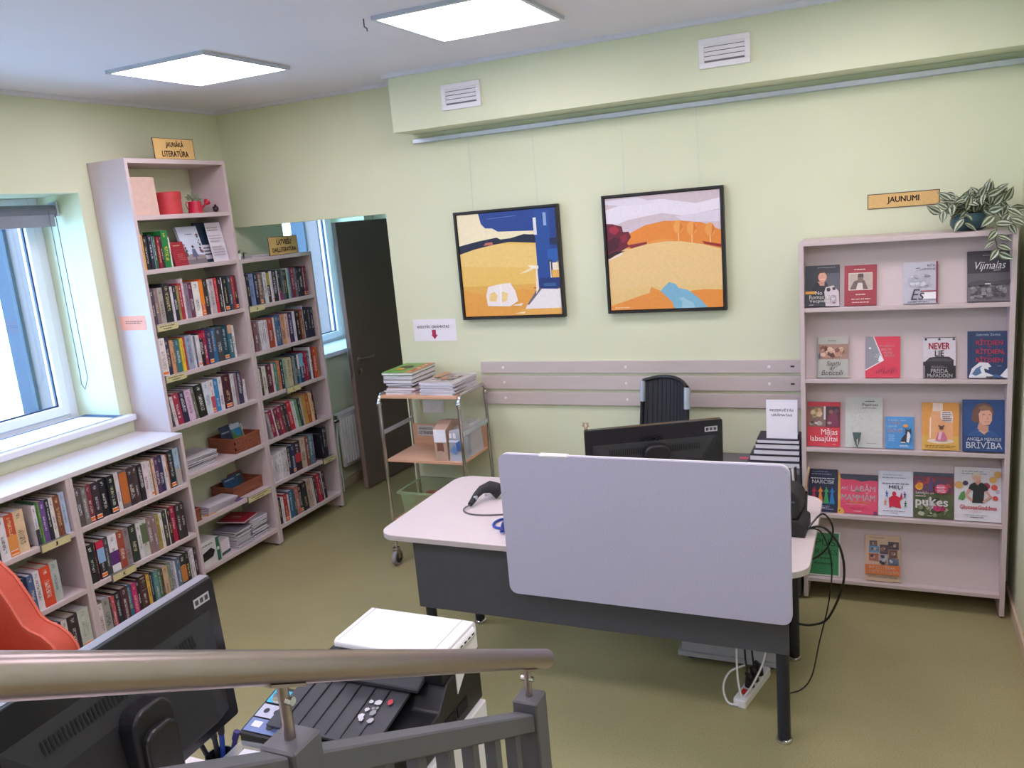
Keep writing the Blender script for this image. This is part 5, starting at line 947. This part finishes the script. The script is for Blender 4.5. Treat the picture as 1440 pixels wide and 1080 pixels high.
MB().box(-.385, -.265, -.016, .014, .603, .613).build('clip', M['wplast'], ds, bev=.003)
for x in (-.4, .4): MB().box(x - .02, x + .02, .0125, .05, .16, .172).build('clamp', M['alu'], ds)
# items on the desk
o = thing('barcode_scanner', 'black hand-held barcode scanner lying on the desk', 'scanner', (2.272, -1.085, .74), R(8))
pts = [(-.012, -.115, .018), (-.008, -.085, .025), (.0, -.05, .042), (.018, -.015, .058), (.05, .015, .062), (.078, .03, .045)]
MB().tube(pts, [.012, .014, .016, .021, .030, .034], 14).build('body', M['blackm'], o, smooth=True)
MB().tube([(.078, .03, .045), (.094, .036, .03)], [.036, .040], 14).build('scan_head', M['black'], o, smooth=True)
MB().box(-.006, .012, -.082, -.062, .028, .046).xf(Matrix.Translation((0, 0, 0))).build('cable_collar', M['alu'], o, bev=.003)
MB().box(.03, .065, -.012, -.010, .022, .034).build('name_plate', M['alu'], o)
MB().tube(curve_path([(-.012, -.115, .016), (-.035, -.135, .006), (-.02, -.175, .004), (.03, -.205, .004), (.1, -.21, .004), (.2, -.195, .004), (.3, -.18, .004)]), .004, 8).build('cable', mat('cable_grey', '5e5a5c', .5), o, smooth=True)
o = thing('lanyard', 'blue coiled lanyard beside the fabric screen', 'lanyard', (2.54, -1.40, .74))
pts = [(.05 * math.cos(a / 10) - .01, .06 * math.sin(a / 10) + .04, .006) for a in range(0, 50, 4)] + [(.03, -.04, .008), (.02, -.07, .012)]
MB().tube(pts, .006, 8).build('strap', mat('royal_blue_cord', '23429c', .5), o, smooth=True)
MB().lathe([(.004, 0), (.018, .01), (.022, .03), (.014, .05), (.004, .055)], 16, (.035, -.05, 0)).build('reel', mat('royal_blue_plastic', '1f3a86', .35), o, smooth=True)
def monitor(label, loc, rz_, w, h, zb, tilt, base_z, label_print, name='monitor', logo=False, mt=.6, dp=.022):
    """screen faces local +y; back towards local -y"""
    o = thing(name, label, 'monitor', loc, rz_)
    T_ = Matrix.Translation((0, 0, zb)) @ Matrix.Rotation(R(tilt), 4, 'X')
    MB().prism(rrect(-w/2, w/2, 0, h, .008, 3), 'y', -.004, dp).xf(T_).build('screen_housing', mat('gloss_black_plastic', '1c1c22', .22), o, bev=.002)
    MB().box(-w/2 + .008, w/2 - .008, dp + .0002, dp + .0015, .012, h - .008).xf(T_).build('screen', mat('dark_screen', '0c0d12', .15), o)
    if dp > .03: mb = MB(); mb.box(-w/2 - .001, w/2 + .001, .008, dp + .001, h - .010, h + .001); mb.box(-w/2 - .001, w/2 + .001, .008, dp + .001, -.001, .012); mb.box(-w/2 - .001, -w/2 + .008, .008, dp + .001, .012, h - .01); mb.box(w/2 - .008, w/2 + .001, .008, dp + .001, .012, h - .01); mb.xf(T_).build('bezel_sheen', mat('bezel_reflection_grey', '84808a', .4), o)  # lighter rim colour stands in for ceiling light reflected on the edge
    mb = MB(); b = .5 * w - .05
    mb.add([(-b - .02, -.004, .03), (b + .02, -.004, .03), (b + .02, -.004, h * .8), (-b - .02, -.004, h * .8), (-b * .8, -.042, .05), (b * .8, -.042, .05), (b * .8, -.03, h * .56), (-b * .8, -.03, h * .56)], [(0,1,5,4),(1,2,6,5),(2,3,7,6),(3,0,4,7),(4,5,6,7)])
    bk = mb.xf(T_).build('back_bulge', M['blackm'], o, bev=.006, seg=2)
    n = 42; vs = MB()
    for k in range(n):
        x = -b * .8 + k * (1.6 * b / n)
        vs.add([(x, -.0202, h * .66), (x + .0045, -.0202, h * .66), (x + .0045, -.0122, h * .735), (x, -.0122, h * .735)], [(0, 1, 2, 3)])
    q = vs.xf(T_ @ Matrix.Translation((0, -.001, 0)) @ Matrix.Rotation(0, 4, 'X')).build('vent_slots', M['vent'], o); q['kind'] = 'stuff'
    MB().prism(rrect(-.055, .055, h * mt - .16, h * mt, .04, 6), 'y', -.075, -.025).xf(T_).build('stand_mount', M['black'], o, bev=.008, seg=3)
    MB().prism(rrect(-.045, .045, base_z + .004, zb + h * (mt - .12), .03, 5), 'y', -.085, -.06).build('stand_column', M['black'], o, bev=.006, seg=2)
    MB().prism(rrect(-.13, .13, -.16, .08, .05, 6), 'z', base_z, base_z + .014).build('stand_base', M['black'], o, bev=.003)
    if label_print: P = Print().rect(w/2 - .075, w/2 - .022, h - .05, h - .028, 'b8b6be'); [P.rect(w/2 - .07 + .016 * k, w/2 - .07 + .016 * k + .011, h - .045, h - .033, '3a3840') for k in range(3)]; P.build('asset_label', o, lambda x, z, d: tuple(T_ @ Vector((x, -.004 - d, z))))
    if logo: Print().text('AOC', -.04, .04, h - .068, h - .048, '33333a', .02).build('logo', o, lambda x, z, d: tuple(T_ @ Vector((x, -.004 - d, z))))
    return o
monitor('black monitor seen from behind on the service desk', (3.204, -1.27, .74), math.atan2(.25, .515), .572, .335, .126, 3, 0, True, logo=True, mt=.8)
o = thing('antler_clip', 'tiny brown reindeer antler clip on the desk monitor corner', 'ornament', (2.955, -1.39, 1.2015))
for s in (-1, 1): MB().tube([(0, 0, 0), (s * .006, 0, .012), (s * .012, 0, .03)], .0022, 6).tube([(s * .006, 0, .013), (s * .016, 0, .017)], .002, 6).tube([(s * .009, 0, .02), (s * .002, 0, .029)], .002, 6).build('antler', mat('antler_brown', 'a8846c', .6), o)
MB().lathe([(.006, 0), (.008, .004), (.004, .008)], 10).build('base', mat('antler_brown', 'a8846c', .6), o)
# low cabinet by the wall with the reserved books and the paper card
o = thing('side_cabinet', 'dark grey low cabinet against the wall beside the display rack', 'cabinet', (3.465, -.165, 0))
MB().box(-.225, .222, -.135, .135, .02, .682).build('body', M['slate'], o, bev=.002); MB().box(-.228, .223, -.14, .14, .682, .70).build('top', mat('dark_stone_laminate', '6a676c', .5, var=.18, scale=90), o, bev=.002)
for x in (-.1125, .11): MB().box(x - .108, x + .108, -.139, -.1355, .04, .67).build('door', M['slate'], o, bev=.001)
o = tag(MB().box(-.02, .025, -.016, .016, 0, .002).build('sticky_note', ink('d8527a')), 'pink sticky note on the dark side cabinet', 'note'); o.location = (3.385, -.12, .7005)
z = .7005
for k, (t, dx, dy, c) in enumerate(((.036, .128, .082, '3c3848'), (.034, .122, .08, '2c2a34'), (.03, .112, .08, '4a4450'), (.03, .108, .078, '2a2834'), (.022, .104, .08, '26243c'))):
    flat('book', 'book %s in the reserved pile on the side cabinet' % ('topmost, under the paper card,' if k == 4 else ORD[k] + ' from the bottom'), 'book', 3.688 - dx - .002, -.188, z, dx, dy, t, 0, c, None, 'reserved books piled on the side cabinet'); z += t + .0004
o = thing('paper_card', 'white paper card lettered REZERVĒTĀS GRĀMATAS on the reserved books', 'sign', (3.60, -.245, z + .0002)); o.rotation_euler = (R(-6), 0, 0)
MB().box(-.076, .076, -.001, .001, 0, .2).build('sheet', M['paper'], o); MB().add([(-.076, .001, .198), (.076, .001, .198), (.076, .08, .009), (-.076, .08, .009)], [(0, 1, 2, 3)]).build('back_flap', M['paper'], o)
Print().text('REZERVĒTĀS', -.058, .058, .14, .155, '33323a', .015).text('GRĀMATAS', -.05, .05, .115, .13, '33323a', .015).build('lettering', o, lambda x, z, d: (x, -.001 - d, z))
o = thing('receipt_printer', 'black receipt printer at the right edge of the desk', 'printer', (3.715, -1.16, .74), R(-4))
MB().prism([(-.09, 0), (.085, 0), (.085, .055), (.06, .07), (-.09, .07)], 'y', -.09, .06).build('base', M['blackm'], o, bev=.006, seg=2)
MB().prism([(-.09, .07), (.05, .07), (.066, .10), (.066, .16), (.045, .185), (.0, .195), (-.09, .195)], 'y', -.08, .055).build('cover', M['blackm'], o, bev=.008, seg=2)
Print().text('EPSON', .012, .045, .14, .148, '9a9aa0', .01).build('logo', o, lambda x, z, d: (x, -.08 - d, z))
o = thing('pen_pot', 'dark pen pot with a knife and pens behind the receipt printer', 'pen pot', (3.745, -1.0, .74))
MB().lathe([(.036, 0), (.04, .1), (.037, .1), (.034, .01)], 20).build('pot', M['black'], o, smooth=True)
for k, (a, c, h) in enumerate(((.3, 'c8a882', .21), (1.6, '1c1c22', .2), (2.8, 'd8d0cc', .2), (4.2, '2a2a34', .22))): MB().tube([(math.cos(a) * .01, math.sin(a) * .01, .012), (math.cos(a) * .035 + .012, math.sin(a) * .03, h)], .005, 8).build('pen', ink(c), o)
# cables at the right end of the desk
for pts, t, rr in (([(3.80, -1.2, .76), (3.86, -1.2, .77), (3.92, -1.18, .68), (3.93, -1.15, .52), (3.87, -1.12, .34), (3.80, -1.05, .26), (3.74, -.98, .22)], 'thick black cable looping off the right end of the desk', .005),
                   ([(3.79, -1.22, .765), (3.85, -1.2, .75), (3.885, -1.15, .6), (3.87, -1.1, .40), (3.83, -1.08, .2), (3.80, -1.1, .05), (3.76, -1.15, .006), (3.70, -1.2, .005)], 'thin black cable hanging from the desk to the floor', .003),
                   ([(3.80, -1.18, .755), (3.85, -1.1, .79), (3.885, -1.03, .7), (3.86, -1.0, .6), (3.80, -1.02, .55), (3.74, -1.04, .56)], 'black cable curling back under the desk top', .004)):
    cu = curve_path(pts); tag(MB().tube(cu, rr, 8).build('cable', M['black'], smooth=True), t, 'cable')
# under the desk
o = thing('pedestal', 'grey drawer pedestal on small feet under the desk', 'cabinet', (3.44, -.79, 0))
MB().box(-.216, .214, -.25, .22, .03, .60).build('body', mat('grey_lacquer', 'b6b2b9', .45), o, bev=.003); MB().box(-.23, .215, -.262, .22, .03, .052).build('plinth', mat('grey_lacquer', 'b6b2b9'), o)
for x in (-.18, .18):
    for y in (-.2, .18): MB().lathe([(.025, 0), (.025, .03)], 12, (x, y, 0)).build('foot', M['dgrey'], o)
o = thing('power_strip', 'white power strip with a red switch and black plugs under the desk', 'power strip', (3.565, -1.2, .0), R(-13))
MB().prism(rrect(-.028, .028, -.15, .15, .01, 3), 'z', 0, .036).build('housing', M['wplast'], o, bev=.004, seg=2)
MB().box(-.014, .014, -.105, -.07, .036, .044).build('switch', mat('switch_red', 'c4202c', .3), o, bev=.002)
for y in (-.03, .02, .075):
    MB().tube([(0, y, .036), (0, y, .075)], [.021, .017], 14).tube([(0, y, .075), (-.01, y - .01, .1)], [.015, .007], 10).build('plug', M['black'], o, smooth=True)
for pts in ([(-.01, -.03, .1), (-.03, .0, .2), (-.03, .03, .42)], [(0, .02, .1), (-.02, .05, .25), (.0, .08, .42)]): MB().tube(curve_path(pts), .0045, 8).build('black_cord', M['black'], o, smooth=True)
for pts in ([(.0, -.125, .036), (-.02, -.11, .12), (-.04, -.06, .25), (-.045, -.0, .42)], [(0, -.155, .015), (-.05, -.15, .012), (-.085, -.11, .05), (-.08, -.05, .09), (-.03, .0, .11)], [(.01, -.12, .037), (.03, -.04, .08), (.05, .03, .18), (.06, .06, .42)]): MB().tube(curve_path(pts), .0045, 8).build('white_cord', M['wplast'], o, smooth=True)
# office chair behind the desk
oc = thing('office_chair', 'black mesh-backed office chair behind the desk', 'chair', (2.91, -.36, 0), R(150))
mb = MB(); N_x, N_z = 9, 8
def bp(u, v): x = -.175 + .35 * u; x *= 1 - .08 * v; return (x, -.17 - .05 * v + .12 * ((u - .5) * 2) ** 2 * .4, .56 + .60 * v - .03 * ((u - .5) * 2) ** 2 * v)
vs = [bp(a / N_x, b / N_z) for b in range(N_z + 1) for a in range(N_x + 1)]
mb.add(vs, [(b*(N_x+1)+a, b*(N_x+1)+a+1, (b+1)*(N_x+1)+a+1, (b+1)*(N_x+1)+a) for b in range(N_z) for a in range(N_x)])
mb.build('back_mesh', mat('chair_mesh', '26262b', .7, bump=.3, bscale=300), oc, smooth=True)
for k in range(13): MB().tube([bp(k / 12, v / 8) for v in range(9)], .003, 6).build('mesh_rib', M['black'], oc, smooth=True)
MB().tube([bp(k / 10, 1) for k in range(11)], .011, 8).build('top_rail', M['black'], oc, smooth=True)
for u in (0, 1):
    MB().tube([bp(u, v / 6) for v in range(7)], .012, 10).build('back_frame', M['black'], oc, smooth=True)
    MB().tube([bp(u, .80), bp(u, 1.0)], .017, 10).build('frame_cap', M['alu'], oc, smooth=True)
MB().prism(rrect(-.23, .23, -.2, .25, .07, 6), 'z', .42, .49).build('seat', M['blackm'], oc, bev=.015, seg=2)
MB().tube([(0, -.14, .43), (0, -.22, .5), (0, -.2, .7)], .022, 10).build('back_bracket', M['black'], oc, smooth=True)
MB().lathe([(.028, .1), (.028, .3), (.018, .3), (.018, .42)], 16).build('gas_lift', M['black'], oc, smooth=True)
for k in range(5):
    a = R(72 * k + 20); e = (.28 * math.cos(a), .28 * math.sin(a)); lg = MB().tube([(0, 0, .12), (e[0] * .5, e[1] * .5, .105), (e[0], e[1], .075)], [.026, .02, .015], 8).build('base_leg', M['black'], oc, smooth=True)
    MB().lathe([(.027, -.02), (.03, -.012), (.03, .012), (.027, .02)], 14).xf(Matrix.Translation((e[0], e[1], .03)) @ Matrix.Rotation(a, 4, 'Z') @ Matrix.Rotation(R(90), 4, 'X')).build('caster', M['black'], lg, smooth=True)

# ================================================================== FOREGROUND
# desk with a monitor seen from behind, pens, paper tray
fd = thing('desk', 'white desk in the foreground carrying a black monitor', 'desk', (2.45, -3.75, 0)); g = (2.45, -3.75, 0)
MB().prism(rrect(2.05, 3.05, -4.7, -3.085, .02, 3), 'z', .715, .74).build('desk_top', M['desk'], fd, g, bev=.002)
for x, y in ((2.1, -3.14), (3.0, -3.14), (2.1, -4.65), (3.0, -4.65)): MB().box(x - .02, x + .02, y - .02, y + .02, 0, .715).build('leg', M['slate'], fd, g)
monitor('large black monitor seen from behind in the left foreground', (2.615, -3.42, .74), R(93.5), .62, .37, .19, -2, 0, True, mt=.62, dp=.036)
o = thing('pen_cup', 'cup of black and blue pens on the foreground desk', 'pen pot', (2.535, -3.135, .74))
MB().lathe([(.032, 0), (.036, .075), (.033, .075), (.03, .006)], 20).build('cup', M['black'], o, smooth=True)
for k, (dx, dy, c, cap, h) in enumerate(((-.045, -.02, '15151a', '15151a', .125), (-.01, .0, '15151a', '17171c', .14), (.008, .012, '1c3f9c', '17171c', .15), (.05, .02, '20206a', '20206a', .135))):
    q = MB().tube([(dx * .2, dy * .2, .008), (dx, dy, h)], .0065, 8).build('pen', ink(c), o, smooth=True)
    MB().tube([(dx * .86 , dy * .86, h * .86), (dx * 1.02, dy * 1.02, h * 1.02)], .0085, 8).build('pen_cap', ink(cap), q, smooth=True)
o = thing('paper_tray', 'clear plastic tray of white paper behind the banister post', 'tray', (2.69, -3.165, .74), R(4))
mb = MB(); ring(mb, .08, .045, .0, .085, .05, .12); mb.build('tray', M['bag'], o); MB().box(-.07, .075, -.04, .04, .001, .105).build('paper_stack', M['paper'], o)
# printer on its white cabinet
cb = thing('printer_cabinet', 'white cabinet under the printer', 'cabinet', (2.77, -2.77, 0))
MB().box(-.25, .235, -.215, .21, .02, .70).build('body', M['wplast'], cb, bev=.003)
MB().box(-.235, .22, -.219, -.2155, .04, .68).build('door', M['wplast'], cb, bev=.002)
MB().tube([(.19, -.219, .36), (.19, -.24, .36), (.19, -.24, .46), (.19, -.219, .46)], .005, 8).build('handle', M['alu'], cb, smooth=True)
pn = thing('printer', 'black and white office printer in the foreground', 'printer', (2.77, -2.77, .70)); g = (2.77, -2.77, .70)
MB().prism([(-2.975, .701), (-2.552, .701), (-2.552, .86), (-2.74, .86), (-2.80, .80), (-2.975, .785)], 'x', 2.545, 2.992).build('body', M['black'], pn, g, bev=.006, seg=2)
MB().prism([(-2.552, .862), (-2.552, .938), (-2.562, .95), (-2.75, .95), (-2.762, .943), (-2.762, .927), (-2.71, .915), (-2.70, .862)], 'x', 2.638, 2.992).build('scanner_lid', M['wplast'], pn, g, bev=.004, seg=2)
MB().box(2.615, 2.985, -2.758, -2.705, .855, .914).build('document_feeder', M['black'], pn, g, bev=.004)
for x in (2.655, 2.955): MB().box(x, x + .0012, -2.762, -2.555, .9502, .9508).build('lid_seam', mat('seam_grey', '9a97a0', .5), pn, g)
hd = MB().tube([(2.985, -2.73, .925), (2.985, -2.575, .925)], .018, 14).build('side_handle', M['wplast'], pn, g, smooth=True)
for k in range(6): MB().box(2.996, 3.0035, -2.72 + k * .024, -2.708 + k * .024, .926, .93).build('slot', M['vent'], hd, g)
MB().prism([(-2.98, .795), (-2.79, .835), (-2.79, .845), (-2.985, .806)], 'x', 2.555, 2.90).build('paper_tray', M['dgrey'], pn, g, bev=.001)
tr = MB().prism([(-2.80, .848), (-2.74, .865), (-2.74, .885), (-2.80, .862)], 'x', 2.60, 2.93).build('tray_hood', M['dgrey'], pn, g, bev=.003)
for k in range(6): MB().prism([(-2.975, .806), (-2.80, .843), (-2.80, .8475), (-2.978, .8095)], 'x', 2.60 + k * .048, 2.603 + k * .048).build('tray_rib', M['black'], pn, g)
def trp(x, y, d): return (x - g[0], y - g[1], .106 + (y + 2.985) * .2 + d + .003)
Print().blots(2.79, 2.86, -2.93, -2.83, 9, ['a8a6ac', '8a888e', 'c8c6cc'], .014, 3).blots(2.85, 2.88, -2.87, -2.82, 3, ['b83a48'], .012, 5).build('sticker_print', pn, trp)
cp = MB().prism([(-3.0, .762), (-2.83, .80), (-2.83, .815), (-3.005, .778)], 'x', 2.47, 2.63).prism([(-3.0, .735), (-2.83, .77), (-2.83, .80), (-3.0, .762)], 'x', 2.47, 2.63).build('control_panel', M['black'], pn, g, bev=.004, seg=2)
def cpp(x, y, d): return (x - g[0], y - g[1], .079 + (y + 3.005) * .2114 + d + .001)
Print().rect(2.48, 2.62, -2.995, -2.95, '6f7fae').rect(2.48, 2.62, -2.945, -2.90, 'b4b2c4').rect(2.48, 2.55, -2.893, -2.845, '38a8c8').rect(2.56, 2.62, -2.893, -2.845, '2a2c38').circ(2.555, -2.97, .012, '1c1c24').circ(2.505, -2.922, .009, '22222c').circ(2.54, -2.922, .009, '22222c').circ(2.58, -2.922, .009, 'b8303a').rect(2.495, 2.525, -2.98, -2.96, 'd8d8e4').rect(2.585, 2.61, -2.98, -2.96, 'd8d8e4').build('panel_print', cp, cpp)
for k in range(2): MB().box(2.9925, 2.9945, -2.78 + k * .07, -2.72 + k * .07, .73, .765).build('side_vent', M['vent'], pn, g)
MB().prism([(-2.70, .862), (-2.62, .862), (-2.70, .80)], 'x', 2.9925, 2.9955).build('side_flap', M['wplast'], pn, g)
# orange armchair between the foreground desk and the low bookcases
ac = thing('armchair', 'orange upholstered armchair with rounded arms beside the low bookcases', 'armchair', (.95, -2.9, 0)); g = (.95, -2.9, 0)
prof = [(.62, .06), (1.31, .06), (1.315, .50), (1.318, .60), (1.305, .655), (1.275, .69), (1.23, .715), (1.17, .728), (1.135, .745), (1.09, .82), (1.03, .90), (.95, .955), (.86, .98), (.70, .98), (.62, .95)]
for y0, y1 in ((-2.60, -2.69), (-3.28, -3.19)):
    y0, y1 = min(y0, y1), max(y0, y1)
    MB().prism(prof, 'y', y0, y1).build('side_wing', M['orange'], ac, g, bev=.012, seg=3, smooth=True)
    for yy in (y0 + .006, y1 - .006): MB().tube([(x, yy, z) for x, z in prof[2:]], .006, 6).build('piping', M['orange2'], ac, g, smooth=True)
MB().box(.60, .76, -3.2, -2.68, .3, .98).build('backrest', M['orange'], ac, g, bev=.03, seg=3, smooth=True)
MB().box(.74, 1.29, -3.19, -2.69, .06, .32).build('seat_base', M['orange'], ac, g, bev=.01); MB().box(.74, 1.30, -3.185, -2.695, .32, .44).build('seat_cushion', M['orange'], ac, g, bev=.03, seg=3, smooth=True)
for x in (.68, 1.25):
    for y in (-3.22, -2.66): MB().lathe([(.018, 0), (.022, .06)], 12, (x, y, 0)).build('foot', M['dgrey'], ac, g, smooth=True)
